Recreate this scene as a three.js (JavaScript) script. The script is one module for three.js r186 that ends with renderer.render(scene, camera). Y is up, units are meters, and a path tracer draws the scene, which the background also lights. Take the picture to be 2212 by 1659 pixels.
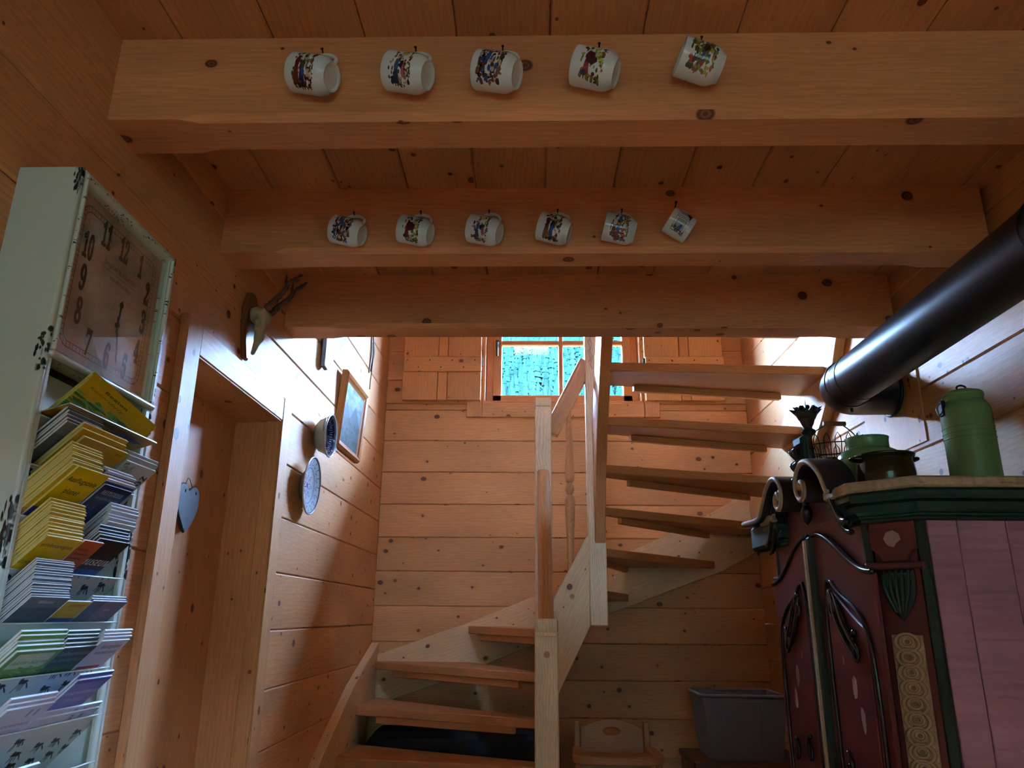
import * as THREE from 'three';
import { mergeGeometries, toCreasedNormals } from 'three/addons/utils/BufferGeometryUtils.js';
import { MarchingCubes } from 'three/addons/objects/MarchingCubes.js';

// ---------------------------------------------------------------- camera, sky, exposure
const scene = new THREE.Scene();
const D2R = Math.PI / 180;
const camera = new THREE.PerspectiveCamera(54.33, 2212 / 1659, 0.05, 400);
camera.rotation.order = 'YXZ';
camera.rotation.set(17.19 * D2R, 1.547 * D2R, 0.54 * D2R);
const renderer = new THREE.WebGLRenderer({ antialias: true });
renderer.toneMapping = THREE.LinearToneMapping;
renderer.toneMappingExposure = 1.12;
renderer.shadowMap.enabled = true;
{ // bright hazy sky: pale near the horizon, bluer overhead
  const W = 64, H = 32, d = new Float32Array(W * H * 4);
  for (let y = 0; y < H; y++) {
    const e = Math.max(0, Math.sin(((y + 0.5) / H - 0.5) * Math.PI));
    const k = Math.pow(e, 0.7);
    for (let x = 0; x < W; x++) {
      const o = (y * W + x) * 4;
      const q = 1 + 0.25 * (1 - e) ** 2; d[o] = q * (0.55 - 0.27 * k); d[o + 1] = q * (0.88 - 0.34 * k); d[o + 2] = q * (1.5 - 0.5 * k); d[o + 3] = 1;
      if (y < H / 2) { d[o] = 0.06; d[o + 1] = 0.07; d[o + 2] = 0.05; } // ground colour under the horizon
    }
  }
  const t = new THREE.DataTexture(d, W, H, THREE.RGBAFormat, THREE.FloatType);
  t.mapping = THREE.EquirectangularReflectionMapping; t.magFilter = THREE.LinearFilter; t.needsUpdate = true;
  scene.background = t; scene.environment = t;
  scene.backgroundIntensity = scene.environmentIntensity = 184;
}

// ---------------------------------------------------------------- random numbers and noise
let seed0 = 12345;
function rnd() { seed0 = (seed0 + 0x6d2b79f5) | 0; let t = Math.imul(seed0 ^ (seed0 >>> 15), 1 | seed0); t = (t + Math.imul(t ^ (t >>> 7), 61 | t)) ^ t; return ((t ^ (t >>> 14)) >>> 0) / 4294967296; }
const rr = (a, b) => a + (b - a) * rnd();
const TAB = new Float32Array(65536); for (let i = 0; i < 65536; i++) TAB[i] = rnd();
function vn(x, y, px, py, s = 0) { // periodic value noise
  const xi = Math.floor(x), yi = Math.floor(y); let fx = x - xi, fy = y - yi; fx = fx * fx * (3 - 2 * fx); fy = fy * fy * (3 - 2 * fy);
  const m = (a, p) => ((a % p) + p) % p;
  const x0 = m(xi, px), x1 = m(xi + 1, px), y0 = m(yi, py), y1 = m(yi + 1, py);
  const h = (a, b) => TAB[(a * 1973 + b * 9277 + s * 2699 + ((a * b) % 7919)) & 65535];
  return (h(x0, y0) * (1 - fx) + h(x1, y0) * fx) * (1 - fy) + (h(x0, y1) * (1 - fx) + h(x1, y1) * fx) * fy;
}
const mixc = (a, b, t) => [a[0] + (b[0] - a[0]) * t, a[1] + (b[1] - a[1]) * t, a[2] + (b[2] - a[2]) * t];

// ---------------------------------------------------------------- wood textures (grain along u, sizes in metres)
function woodTexture(o) {
  const { W, H, MW, MH } = o, px = new Uint8Array(W * H * 4), du = new Float32Array(W * H), kn = new Float32Array(W * H), halo = new Float32Array(W * H);
  for (let i = 0; i < o.knots; i++) {
    const ku = rnd() * W, kv = rnd() * H, r = (o.kr[0] + Math.pow(rnd(), 2.2) * (o.kr[1] - o.kr[0])) * W / MW, long = rr(1, 1.35), R = Math.ceil(r * 9);
    for (let y = -R; y <= R; y++) for (let x = -R; x <= R; x++) {
      const X = ((Math.round(ku + x) % W) + W) % W, Y = ((Math.round(kv + y) % H) + H) % H, j = Y * W + X;
      const yy = y * (W / MW) / (H / MH), d = Math.hypot(x / 1.9, yy) / r, d2 = Math.hypot(x / long, yy) / r;
      du[j] += -yy / (W / MW) * 0.75 * Math.exp(-d * d * 0.35);
      halo[j] = Math.max(halo[j], Math.exp(-d * d * 0.5));
      kn[j] = Math.max(kn[j], d2 < 1 ? 0.75 + 0.25 * Math.sin(d2 * 9) : Math.max(0, 1 - (d2 - 1) * 3) * 0.9);
    }
  }
  const fr = Math.round(o.freq * MH), a = o.base, b = o.late, k = o.knot;
  for (let y = 0; y < H; y++) for (let x = 0; x < W; x++) {
    const i = y * W + x, u = x / W, v = y / H + du[i] / MH;
    const warp = 2.6 * vn(u * 5, v * 8, 5, 8, 1) + 1.2 * vn(u * 13, v * 16, 13, 16, 2);
    let s = v * fr + warp; s -= Math.floor(s);
    const line = Math.pow(s, 2.5) * (0.45 + 0.8 * vn(u * 6, v * 12, 6, 12, 3));
    const fine = vn(u * 60, v * Math.round(MH * 420), 60, Math.round(MH * 420), 4) - 0.5, broad = vn(u * 6, v * 9, 6, 9, 5) - 0.5;
    let c = mixc(a, b, Math.min(1, line * o.contrast)), q = 1 + fine * 0.10 + broad * 0.16;
    c = [c[0] * q, c[1] * q, c[2] * q];
    c = mixc(c, b, halo[i] * 0.45); c = mixc(c, k, Math.min(1, kn[i]));
    px[i * 4] = Math.min(255, c[0]); px[i * 4 + 1] = Math.min(255, c[1]); px[i * 4 + 2] = Math.min(255, c[2]); px[i * 4 + 3] = 255;
  }
  const t = new THREE.DataTexture(px, W, H); t.colorSpace = THREE.SRGBColorSpace; t.wrapS = t.wrapT = THREE.RepeatWrapping; t.magFilter = THREE.LinearFilter;
  t.repeat.set(1 / MW, 1 / MH); t.needsUpdate = true;
  return t;
}
const PINE = woodTexture({ W: 2048, H: 1024, MW: 2.4, MH: 1.2, knots: 95, kr: [0.0028, 0.0115], freq: 60, contrast: 0.34, base: [212, 154, 100], late: [186, 118, 66], knot: [74, 36, 20] });
const BEAM = woodTexture({ W: 2048, H: 512, MW: 2.6, MH: 0.65, knots: 26, kr: [0.003, 0.016], freq: 60, contrast: 0.3, base: [208, 150, 98], late: [184, 118, 68], knot: [78, 40, 24] });
const ASH = woodTexture({ W: 1024, H: 512, MW: 1.2, MH: 0.6, knots: 0, kr: [0, 0], freq: 90, contrast: 0.5, base: [206, 148, 98], late: [170, 108, 62], knot: [90, 50, 30] });
const std = (o) => new THREE.MeshStandardMaterial(o);
const col = (r, g, b) => new THREE.Color().setRGB(r, g, b);
const wood = (map, tint = [1, 1, 1], roughness = 0.55) => std({ map, color: col(...tint), roughness });
const M = {
  pine: [wood(PINE), wood(PINE, [0.93, 0.9, 0.86]), wood(PINE, [1.06, 1.03, 1.0])],
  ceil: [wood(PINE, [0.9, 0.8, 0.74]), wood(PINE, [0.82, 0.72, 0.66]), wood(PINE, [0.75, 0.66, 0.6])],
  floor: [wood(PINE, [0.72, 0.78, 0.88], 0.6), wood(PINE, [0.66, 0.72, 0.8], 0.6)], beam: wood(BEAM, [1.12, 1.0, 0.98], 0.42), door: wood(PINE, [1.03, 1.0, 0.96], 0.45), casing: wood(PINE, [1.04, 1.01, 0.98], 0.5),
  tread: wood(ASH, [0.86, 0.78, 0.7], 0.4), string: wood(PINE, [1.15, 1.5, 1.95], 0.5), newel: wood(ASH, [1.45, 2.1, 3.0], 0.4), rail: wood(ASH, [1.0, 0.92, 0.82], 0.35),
  shutter: wood(PINE, [1.02, 0.96, 0.86], 0.5), winframe: wood(ASH, [1.1, 0.95, 0.75], 0.4),
  black: std({ color: col(0.012, 0.012, 0.014), roughness: 0.45 }), iron: std({ color: col(0.03, 0.028, 0.026), roughness: 0.5, metalness: 0.7 }),
  glass: new THREE.MeshPhysicalMaterial({ color: col(0.97, 0.99, 0.98), transmission: 1, thickness: 0, roughness: 0, ior: 1.5 }),
};

// ---------------------------------------------------------------- helpers
const V = (x, y, z) => new THREE.Vector3(x, y, z);
const used = new Map();
function numbered(n) { const k = used.get(n) ?? 0; used.set(n, k + 1); return k ? n + '_' + String(k).padStart(3, '0') : n; }
function shadows(o) { o.castShadow = o.receiveShadow = true; return o; }
function thing(name, label, category, at = [0, 0, 0], group) { const o = new THREE.Group(); o.name = numbered(name); o.position.set(...at); o.userData = { label, category }; if (group) o.userData.group = group; scene.add(o); return o; }
function struct(name, parent = scene) { const o = new THREE.Group(); o.name = name; o.userData.kind = 'structure'; parent.add(o); return o; }
// a part: geometry given in the space of its thing; inWorld shifts it from room coordinates to the thing's base
function part(name, geo, mat, parent, at) { const m = shadows(new THREE.Mesh(geo, mat)); m.name = name; if (at) m.position.set(...at); parent.add(m); return m; }
function rel(geo, t) { return geo.translate(-t.position.x, -t.position.y, -t.position.z); }
function grainUV(geo, grain, ou = rnd() * 7, ov = rnd() * 5) {
  const g = geo.index ? geo.toNonIndexed() : geo, p = g.attributes.position, n = p.count, uv = new Float32Array(n * 2);
  const G = V(...grain).normalize(), a = V(0, 0, 0), b = V(0, 0, 0), c = V(0, 0, 0), N = V(0, 0, 0), S = V(0, 0, 0), e = V(0, 0, 0);
  for (let i = 0; i < n; i += 3) {
    a.fromBufferAttribute(p, i); b.fromBufferAttribute(p, i + 1); c.fromBufferAttribute(p, i + 2);
    N.subVectors(b, a).cross(e.subVectors(c, a)).normalize();
    S.crossVectors(N, G); let U = G;
    if (S.length() < 0.3) { U = Math.abs(N.y) < 0.7 ? V(0, 1, 0) : V(1, 0, 0); S.crossVectors(N, U); }
    S.normalize();
    // keep one orientation for opposite faces
    const A = [Math.abs(S.x), Math.abs(S.y), Math.abs(S.z)], k = A.indexOf(Math.max(...A)); if (S.getComponent(k) < 0) S.negate();
    [a, b, c].forEach((q, j) => { uv[(i + j) * 2] = q.dot(U) + ou; uv[(i + j) * 2 + 1] = q.dot(S) + ov + (k * 0.37); });
  }
  g.setAttribute('uv', new THREE.BufferAttribute(uv, 2));
  if (!g.attributes.normal) g.computeVertexNormals();
  return g;
}
function polys(list, centre) { // convex solid from polygons
  const pos = [], a = V(0, 0, 0), e1 = V(0, 0, 0), e2 = V(0, 0, 0), m = V(0, 0, 0);
  for (const q of list) {
    m.set(0, 0, 0); q.forEach((v) => m.add(v)); m.divideScalar(q.length);
    e1.subVectors(q[1], q[0]); e2.subVectors(q[2], q[0]); a.crossVectors(e1, e2);
    const r = a.dot(m.sub(centre)) < 0 ? q.slice().reverse() : q;
    for (let i = 1; i + 1 < r.length; i++) pos.push(...r[0].toArray(), ...r[i].toArray(), ...r[i + 1].toArray());
  }
  const g = new THREE.BufferGeometry(); g.setAttribute('position', new THREE.Float32BufferAttribute(pos, 3)); g.computeVertexNormals(); return g;
}
function cbox(x0, x1, y0, y1, z0, z1, c = 0.003) { // chamfered box between room coordinates
  const h = [(x1 - x0) / 2, (y1 - y0) / 2, (z1 - z0) / 2].map(Math.abs), C = V((x0 + x1) / 2, (y0 + y1) / 2, (z0 + z1) / 2), L = [];
  c = Math.min(c, ...h.map((v) => v * 0.45));
  const pt = (i, si, j, sj, k, sk, keep) => { const v = [0, 0, 0]; v[i] = si * h[i]; v[j] = sj * h[j]; v[k] = sk * h[k]; for (const ax of [0, 1, 2]) if (ax !== keep) v[ax] -= Math.sign(v[ax]) * c; return V(...v).add(C); };
  for (let i = 0; i < 3; i++) { const j = (i + 1) % 3, k = (i + 2) % 3; for (const s of [-1, 1]) L.push([[1, 1], [1, -1], [-1, -1], [-1, 1]].map(([p, q]) => pt(i, s, j, p, k, q, i))); }
  if (c > 0) {
    for (let i = 0; i < 3; i++) { const j = (i + 1) % 3, k = (i + 2) % 3; for (const p of [-1, 1]) for (const q of [-1, 1]) L.push([pt(i, 1, j, p, k, q, j), pt(i, 1, j, p, k, q, k), pt(i, -1, j, p, k, q, k), pt(i, -1, j, p, k, q, j)]); }
    for (const a of [-1, 1]) for (const b of [-1, 1]) for (const d of [-1, 1]) L.push([pt(0, a, 1, b, 2, d, 0), pt(0, a, 1, b, 2, d, 1), pt(0, a, 1, b, 2, d, 2)]);
  }
  return polys(L, C);
}
const wbox = (x0, x1, y0, y1, z0, z1, grain, c = 0.003) => grainUV(cbox(x0, x1, y0, y1, z0, z1, c), { x: [1, 0, 0], y: [0, 1, 0], z: [0, 0, 1] }[grain] ?? grain);
// polygon in a plane ('zy' | 'xy' | 'xz'), extruded from d0 to d1 along the third axis
function prism(pts, plane, d0, d1, bevel = 0.002, holes = [], curveSegments = 10) {
  const s = pts instanceof THREE.Shape ? pts : new THREE.Shape(pts.map((p) => new THREE.Vector2(...p)));
  holes.forEach((h) => s.holes.push(h instanceof THREE.Path ? h : new THREE.Path(h.map((p) => new THREE.Vector2(...p)))));
  const lo = Math.min(d0, d1), D = Math.abs(d1 - d0), b = Math.min(bevel, D * 0.4);
  let g = new THREE.ExtrudeGeometry(s, { depth: D - 2 * b, bevelEnabled: b > 0, bevelThickness: b, bevelSize: b, bevelOffset: -b, bevelSegments: 1, curveSegments }).translate(0, 0, lo + b);
  g.clearGroups();
  const p = g.attributes.position, f = plane === 'zy' ? (x, y, z) => [z, y, x] : plane === 'xz' ? (x, y, z) => [x, z, y] : (x, y, z) => [x, y, z];
  for (let i = 0; i < p.count; i++) p.setXYZ(i, ...f(p.getX(i), p.getY(i), p.getZ(i)));
  if (plane !== 'xy') for (let i = 0; i < p.count; i += 3) { const t = [p.getX(i), p.getY(i), p.getZ(i)]; p.setXYZ(i, p.getX(i + 1), p.getY(i + 1), p.getZ(i + 1)); p.setXYZ(i + 1, ...t); }
  g.deleteAttribute('normal'); g = toCreasedNormals(g.deleteAttribute('uv'), 0.5);
  return g;
}
const wprism = (pts, plane, d0, d1, grain, bevel, holes) => grainUV(prism(pts, plane, d0, d1, bevel, holes), grain);
function tube(pts, r, rad = 8, seg = 0, closed = false) {
  const c = new THREE.CatmullRomCurve3(pts.map((p) => V(...p)), closed), n = seg || Math.max(6, pts.length * 4);
  let g = new THREE.TubeGeometry(c, n, typeof r === 'number' ? r : 1, rad, closed);
  if (typeof r !== 'number') { // radius along the tube
    const P = g.attributes.position, q = V(0, 0, 0);
    for (let i = 0; i <= n; i++) { const k = i / n, ctr = c.getPointAt(k); for (let j = 0; j <= rad; j++) { const t = i * (rad + 1) + j; q.fromBufferAttribute(P, t).sub(ctr).multiplyScalar(r(k)).add(ctr); P.setXYZ(t, q.x, q.y, q.z); } }
    g.computeVertexNormals();
  }
  if (closed) return g;
  const caps = [0, 1].map((k) => new THREE.SphereGeometry(typeof r === 'number' ? r : Math.max(1e-4, r(k)), rad, 5).translate(...c.getPointAt(k).toArray()));
  return mergeGeometries([g, ...caps]);
}
const lathe = (prof, seg = 40) => new THREE.LatheGeometry(prof.map((p) => new THREE.Vector2(...p)), seg);
function smoothProfile(prof, n = 40) { const c = new THREE.SplineCurve(prof.map((p) => new THREE.Vector2(...p))); return c.getPoints(n).map((p) => [Math.max(0, p.x), p.y]); }
const merge = (l) => mergeGeometries(l.map((g) => {
  const q = g.index ? g.toNonIndexed() : g; for (const k of Object.keys(q.attributes)) if (!['position', 'normal', 'uv'].includes(k)) q.deleteAttribute(k);
  if (!q.attributes.uv) q.setAttribute('uv', new THREE.Float32BufferAttribute(new Float32Array(q.attributes.position.count * 2), 2));
  if (!q.attributes.normal) q.computeVertexNormals();
  return q;
}));
function canvasTex(w, h, draw, srgb = true) { const c = document.createElement('canvas'); c.width = w; c.height = h; draw(c.getContext('2d'), w, h); const t = new THREE.CanvasTexture(c); if (srgb) t.colorSpace = THREE.SRGBColorSpace; t.anisotropy = 8; return t; }

// ---------------------------------------------------------------- the room
const XL = -1.0, XR = 1.46, ZB = -4.93, YF = -1.285, YC = 1.337, ZF = 2.9, T = 0.17, YTOP = 2.95, ZP = -2.93;
const pick = (l) => l[Math.floor(rnd() * l.length)];
{ // floor boards
  const f = struct('floor');
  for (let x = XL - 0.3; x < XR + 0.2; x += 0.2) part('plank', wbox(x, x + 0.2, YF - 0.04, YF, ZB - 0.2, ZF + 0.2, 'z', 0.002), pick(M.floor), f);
}
{ // ceiling boards running from front to back, their joints open a little
  const c = struct('ceiling');
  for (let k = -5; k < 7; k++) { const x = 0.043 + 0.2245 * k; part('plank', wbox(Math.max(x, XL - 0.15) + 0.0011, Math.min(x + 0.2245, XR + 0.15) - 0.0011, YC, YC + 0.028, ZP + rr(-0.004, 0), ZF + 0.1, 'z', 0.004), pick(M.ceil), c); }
  const up = struct('upper_floor'); part('slab', wbox(XL - 0.15, XR + 0.15, YC + 0.028, YC + 0.06, ZP, ZF + 0.1, 'x'), M.pine[1], up);
}
function courses(y0, pitch, lo, hi) { const l = []; let k = Math.floor((lo - y0) / pitch); for (; y0 + k * pitch < hi; k++) { const a = Math.max(lo, y0 + k * pitch), b = Math.min(hi, y0 + (k + 1) * pitch); if (b - a > 0.004) l.push([a, b]); } return l; }
const DZ0 = -2.055, DZ1 = -2.825, DTOP = 0.722; // door opening
{ // left wall: stacked log boards round the door opening
  const w = struct('wall_left');
  const put = (a, b, z0, z1) => part('plank', wbox(XL - T, XL, a + 0.0008, b - 0.0008, z0, z1, 'z', 0.005), pick(M.pine), w);
  for (const [a, b] of courses(0.152, 0.2148, YF, YTOP)) {
    if (a >= DTOP - 0.001) put(a, b, ZB - T, ZF + 0.1);
    else { if (b > DTOP) put(DTOP, b, DZ1 - 0.036, DZ0 + 0.016); put(a, b, ZB - T, DZ1 - 0.036); put(a, b, DZ0 + 0.016, ZF + 0.1); }
  }
}
const WX0 = -0.335, WX1 = 0.765, WY0 = 1.385, WY1 = 2.32; // stair window opening
{
  const w = struct('wall_back');
  const put = (a, b, x0, x1) => part('plank', wbox(x0, x1, a + 0.0008, b - 0.0008, ZB - T, ZB, 'x', 0.005), pick(M.pine), w);
  for (const [a, b] of courses(0.052, 0.2143, YF, YTOP)) {
    const cuts = [a, WY0, WY1, b].filter((v) => v >= a && v <= b);
    for (let i = 0; i + 1 < cuts.length; i++) {
      const [p, q] = [cuts[i], cuts[i + 1]]; if (q - p < 0.004) continue;
      if (p >= WY0 - 1e-6 && q <= WY1 + 1e-6) { put(p, q, XL, WX0); put(p, q, WX1, XR); } else put(p, q, XL, XR);
    }
  }
}
{
  const w = struct('wall_right');
  const SY0 = 0.3945, SY1 = 0.823, SZ0 = 0.55, SZ1 = 0.95; // small side window beside the photographer
  for (const [a, b] of courses(0.823 - 0.2145 * 8, 0.2145, YF, YTOP)) {
    const put = (z0, z1) => part('plank', wbox(XR, XR + T, a + 0.0008, b - 0.0008, z0, z1, 'z', 0.005), pick(M.pine), w);
    if (a > SY0 - 0.01 && b < SY1 + 0.01) { put(ZB - T, SZ0); put(SZ1, ZF + 0.1); } else put(ZB - T, ZF + 0.1);
  }
  const f = struct('window_3');
  for (const [y0, y1, z0, z1] of [[SY0, SY0 + 0.04, SZ0, SZ1], [SY1 - 0.04, SY1, SZ0, SZ1], [SY0, SY1, SZ0, SZ0 + 0.04], [SY0, SY1, SZ1 - 0.04, SZ1]]) part('frame', wbox(XR + 0.06, XR + 0.11, y0, y1, z0, z1, y1 - y0 > z1 - z0 ? 'y' : 'z'), M.winframe, f);
  part('pane', cbox(XR + 0.083, XR + 0.087, SY0 + 0.03, SY1 - 0.03, SZ0 + 0.03, SZ1 - 0.03, 0), M.glass, f);
}
const FX0 = -0.8, FX1 = 1.25, FY0 = -0.4, FY1 = 1.0; // window behind the photographer
{
  const w = struct('wall_front');
  const put = (a, b, x0, x1) => part('plank', wbox(x0, x1, a, b, ZF, ZF + T, 'x', 0.004), pick(M.pine), w);
  for (const [a, b] of courses(0.052, 0.2143, YF, YTOP)) {
    const cuts = [a, FY0, FY1, b].filter((v) => v >= a && v <= b);
    for (let i = 0; i + 1 < cuts.length; i++) { const [p, q] = [cuts[i], cuts[i + 1]]; if (q - p < 0.004) continue; if (p >= FY0 - 1e-6 && q <= FY1 + 1e-6) { put(p, q, XL, FX0); put(p, q, FX1, XR); } else put(p, q, XL, XR); }
  }
  const f = struct('window_2');
  const bars = [[FX0, FX0 + 0.07, FY0, FY1], [FX1 - 0.07, FX1, FY0, FY1], [FX0, FX1, FY0, FY0 + 0.07], [FX0, FX1, FY1 - 0.07, FY1], [0.19, 0.26, FY0, FY1]];
  for (const [a, b, c, d] of bars) part('frame', wbox(a, b, c, d, ZF + 0.05, ZF + 0.11, b - a > d - c ? 'x' : 'y'), M.winframe, f);
  for (const [a, b] of [[FX0 + 0.05, 0.2], [0.25, FX1 - 0.05]]) part('pane', cbox(a, b, FY0 + 0.05, FY1 - 0.05, ZF + 0.078, ZF + 0.082, 0), M.glass, f);
}
{ // upper storey round the stairwell, and its roof
  const u = struct('wall_upper');
  for (const [a, b] of courses(YC + 0.06, 0.2143, YC + 0.06, YTOP)) part('plank', wbox(XL, XR, a, b, -1.35, -1.25, 'x', 0.004), pick(M.pine), u);
  const r = struct('roof');
  part('porch_roof', wbox(XL - 1.6, XR + 1.6, 1.2, 1.28, ZF + T, ZF + T + 3.2, 'x'), M.pine[1], r);
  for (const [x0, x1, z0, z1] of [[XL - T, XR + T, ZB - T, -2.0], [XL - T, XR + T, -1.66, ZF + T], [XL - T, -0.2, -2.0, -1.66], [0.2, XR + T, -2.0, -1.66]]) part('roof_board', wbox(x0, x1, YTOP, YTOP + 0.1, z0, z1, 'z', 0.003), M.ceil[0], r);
  part('roof_window_pane', cbox(-0.22, 0.22, YTOP + 0.06, YTOP + 0.066, -2.02, -1.64, 0), M.glass, r);
  part('overhang', wprism([[ZB - T, 6.1], [ZB - T - 2.9, 4.75], [ZB - T - 2.9, 4.85], [ZB - T, 6.2]], 'zy', XL - 4, XR + 4, [1, 0, 0], 0), M.pine[1], r); part('gable_wall', wbox(XL - 3, XR + 3, YTOP + 0.1, 6.1, ZB - T, ZB - T + 0.1, 'x', 0), M.pine[1], r);
}
{ // window in the stairwell
  const w = struct('window_1'), zf = ZB - 0.07;
  // lining boards of the opening
  part('lining', wbox(WX0 - 0.001, WX0 + 0.018, WY0, WY1, ZB - T, ZB + 0.004, 'y'), M.winframe, w);
  part('lining', wbox(WX1 - 0.018, WX1 + 0.001, WY0, WY1, ZB - T, ZB + 0.004, 'y'), M.winframe, w);
  part('window_sill', wbox(WX0, WX1, WY0 - 0.002, WY0 + 0.018, ZB - T, ZB + 0.012, 'x'), M.winframe, w);
  const a0 = WX0 + 0.02, a1 = WX1 - 0.02, b0 = WY0 + 0.018, b1 = WY1 - 0.005;
  const fr = (x0, x1, y0, y1, z0, z1, name = 'frame') => part(name, wbox(x0, x1, y0, y1, z0, z1, x1 - x0 > y1 - y0 ? 'x' : 'y', 0.004), M.winframe, w);
  fr(a0, a0 + 0.05, b0, b1, zf - 0.06, zf); fr(a1 - 0.05, a1, b0, b1, zf - 0.06, zf); fr(a0, a1, b0, b0 + 0.012, zf - 0.06, zf); fr(a0, a1, b1 - 0.04, b1, zf - 0.06, zf);
  const s0 = a0 + 0.045, s1 = a1 - 0.045, t0 = b0 + 0.008, t1 = b1 - 0.035, zs = zf + 0.012;
  fr(s0, s0 + 0.062, t0, t1, zs - 0.055, zs, 'sash'); fr(s1 - 0.062, s1, t0, t1, zs - 0.055, zs, 'sash'); fr(s0, s1, t0, t0 + 0.052, zs - 0.055, zs, 'sash'); fr(s0, s1, t1 - 0.055, t1, zs - 0.055, zs, 'sash');
  const xm = 0.207, ym = 1.852;
  fr(xm - 0.016, xm + 0.016, t0 + 0.05, t1 - 0.05, zs - 0.045, zs - 0.004, 'glazing_bar'); fr(s0 + 0.06, s1 - 0.06, ym - 0.016, ym + 0.016, zs - 0.046, zs - 0.006, 'glazing_bar');
  for (const [x0, x1] of [[s0 + 0.055, xm - 0.01], [xm + 0.01, s1 - 0.055]]) for (const [y0, y1] of [[t0 + 0.047, ym - 0.01], [ym + 0.01, t1 - 0.05]]) part('pane', cbox(x0, x1, y0, y1, zs - 0.03, zs - 0.026, 0), M.glass, w);
  const h = part('window_handle', merge([cbox(-0.012, 0.012, -0.03, 0.03, 0, 0.008, 0.003), tube([[0, 0, 0], [0, 0, 0.03], [0, -0.02, 0.042], [0, -0.1, 0.042]], 0.008)]), M.black, w, [a0 + 0.075, 1.84, zs]);
  h.userData.label = 'black window handle pointing down';
  // apron board under the window with end blocks
  const t = struct('trim_1');
  part('apron', wbox(-0.335, 0.765, 1.285, 1.384, ZB - 0.002, ZB + 0.026, 'x'), M.casing, t);
  part('end_block', wbox(-0.44, -0.337, 1.285, 1.392, ZB - 0.002, ZB + 0.026, 'y'), M.casing, t); part('end_block', wbox(0.767, 0.87, 1.285, 1.392, ZB - 0.002, ZB + 0.026, 'y'), M.casing, t);
}
for (const [x0, x1, label] of [[-0.884, -0.345, 'pine window shutter folded open beside the stairwell window, nearer the hanging plates'], [0.775, 1.31, 'pine window shutter folded open on the stove pipe side of the stairwell window']]) {
  const t = thing('window_shutter', label, 'shutter', [x0, 1.395, ZB + 0.03], 'shutters of the stairwell window');
  const w = x1 - x0, y1 = 0.94;
  for (const [a, b] of [[0, 0.445 * w], [0.452 * w, 0.568 * w], [0.575 * w, w]]) part('board', wbox(a, b, 0, y1, 0, 0.022, 'y', 0.003), M.shutter, t);
  for (const y of [0.2, 0.7]) {
    const b = part('batten', wbox(0.004, w + 0.004, y, y + 0.108, 0.022, 0.04, 'x', 0.004), M.shutter, t);
    for (let i = 0; i < 7; i++) part('nail', new THREE.CylinderGeometry(0.0045, 0.0045, 0.004, 10).rotateX(Math.PI / 2), M.iron, b, [0.03 + i * (w - 0.05) / 6.3, y + (i % 2 ? 0.03 : 0.08), 0.041]);
  }
  part('hinge', wbox(x0 < 0 ? w - 0.02 : -0.012, x0 < 0 ? w + 0.012 : 0.02, 0.24, 0.3, 0.012, 0.03, 'y'), M.iron, t);
}
{ // the door in the left wall: leaf, jambs, casing
  const d = struct('door_1'), XD = XL - 0.165;
  part('door_leaf', wbox(XD - 0.04, XD, YF + 0.005, DTOP + 0.02, DZ1 - 0.06, DZ0 + 0.03, 'y'), M.door, d);
  part('jamb', wbox(XD - 0.05, XL - 0.035, YF, DTOP, DZ1 - 0.04, DZ1 - 0.012, 'y', 0.002), M.casing, d); part('jamb', wbox(XL - 0.034, XL + 0.02, YF, DTOP, DZ1 - 0.03, DZ1 + 0.004, 'y', 0.002), M.casing, d);
  part('jamb', wbox(XD - 0.05, XL + 0.02, YF, DTOP, DZ0, DZ0 + 0.02, 'y', 0.002), M.casing, d);
  part('head', wbox(XD - 0.05, XL + 0.02, DTOP - 0.004, DTOP + 0.012, DZ1 - 0.03, DZ0 + 0.016, 'z', 0.002), M.casing, d);
  const h = part('door_handle', merge([tube([[0, 0, 0], [0.045, 0, 0], [0.056, 0, -0.012], [0.056, 0, -0.13]], 0.0095, 10, 24), new THREE.CylinderGeometry(0.026, 0.026, 0.008, 24).rotateZ(Math.PI / 2)]), std({ color: col(0.03, 0.035, 0.05), roughness: 0.3, metalness: 0.8 }), d, [XD + 0.004, -0.3, DZ0 - 0.095]);
  h.userData.label = 'dark metal lever handle';
  const t = struct('trim_2'), x0 = XL - 0.001, x1 = XL + 0.026;
  part('casing', wbox(x0, x1, YF, DTOP + 0.095, DZ0, DZ0 + 0.096, 'y', 0.004), M.casing, t);
  part('casing', wbox(x0, x1, YF, DTOP + 0.095, DZ1 - 0.1, DZ1, 'y', 0.004), M.casing, t);
  part('casing', wbox(x0, x1 - 0.002, DTOP, DTOP + 0.092, DZ1, DZ0, 'z', 0.004), M.casing, t);
}
{ // boarded panel in the right wall round the flue
  const t = struct('trim_3');
  part('panel_board', wbox(XR - 0.006, XR + 0.002, 0.628, 1.14, -3.205, -2.725, 'y', 0.004), M.pine[2], t);
}
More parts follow.
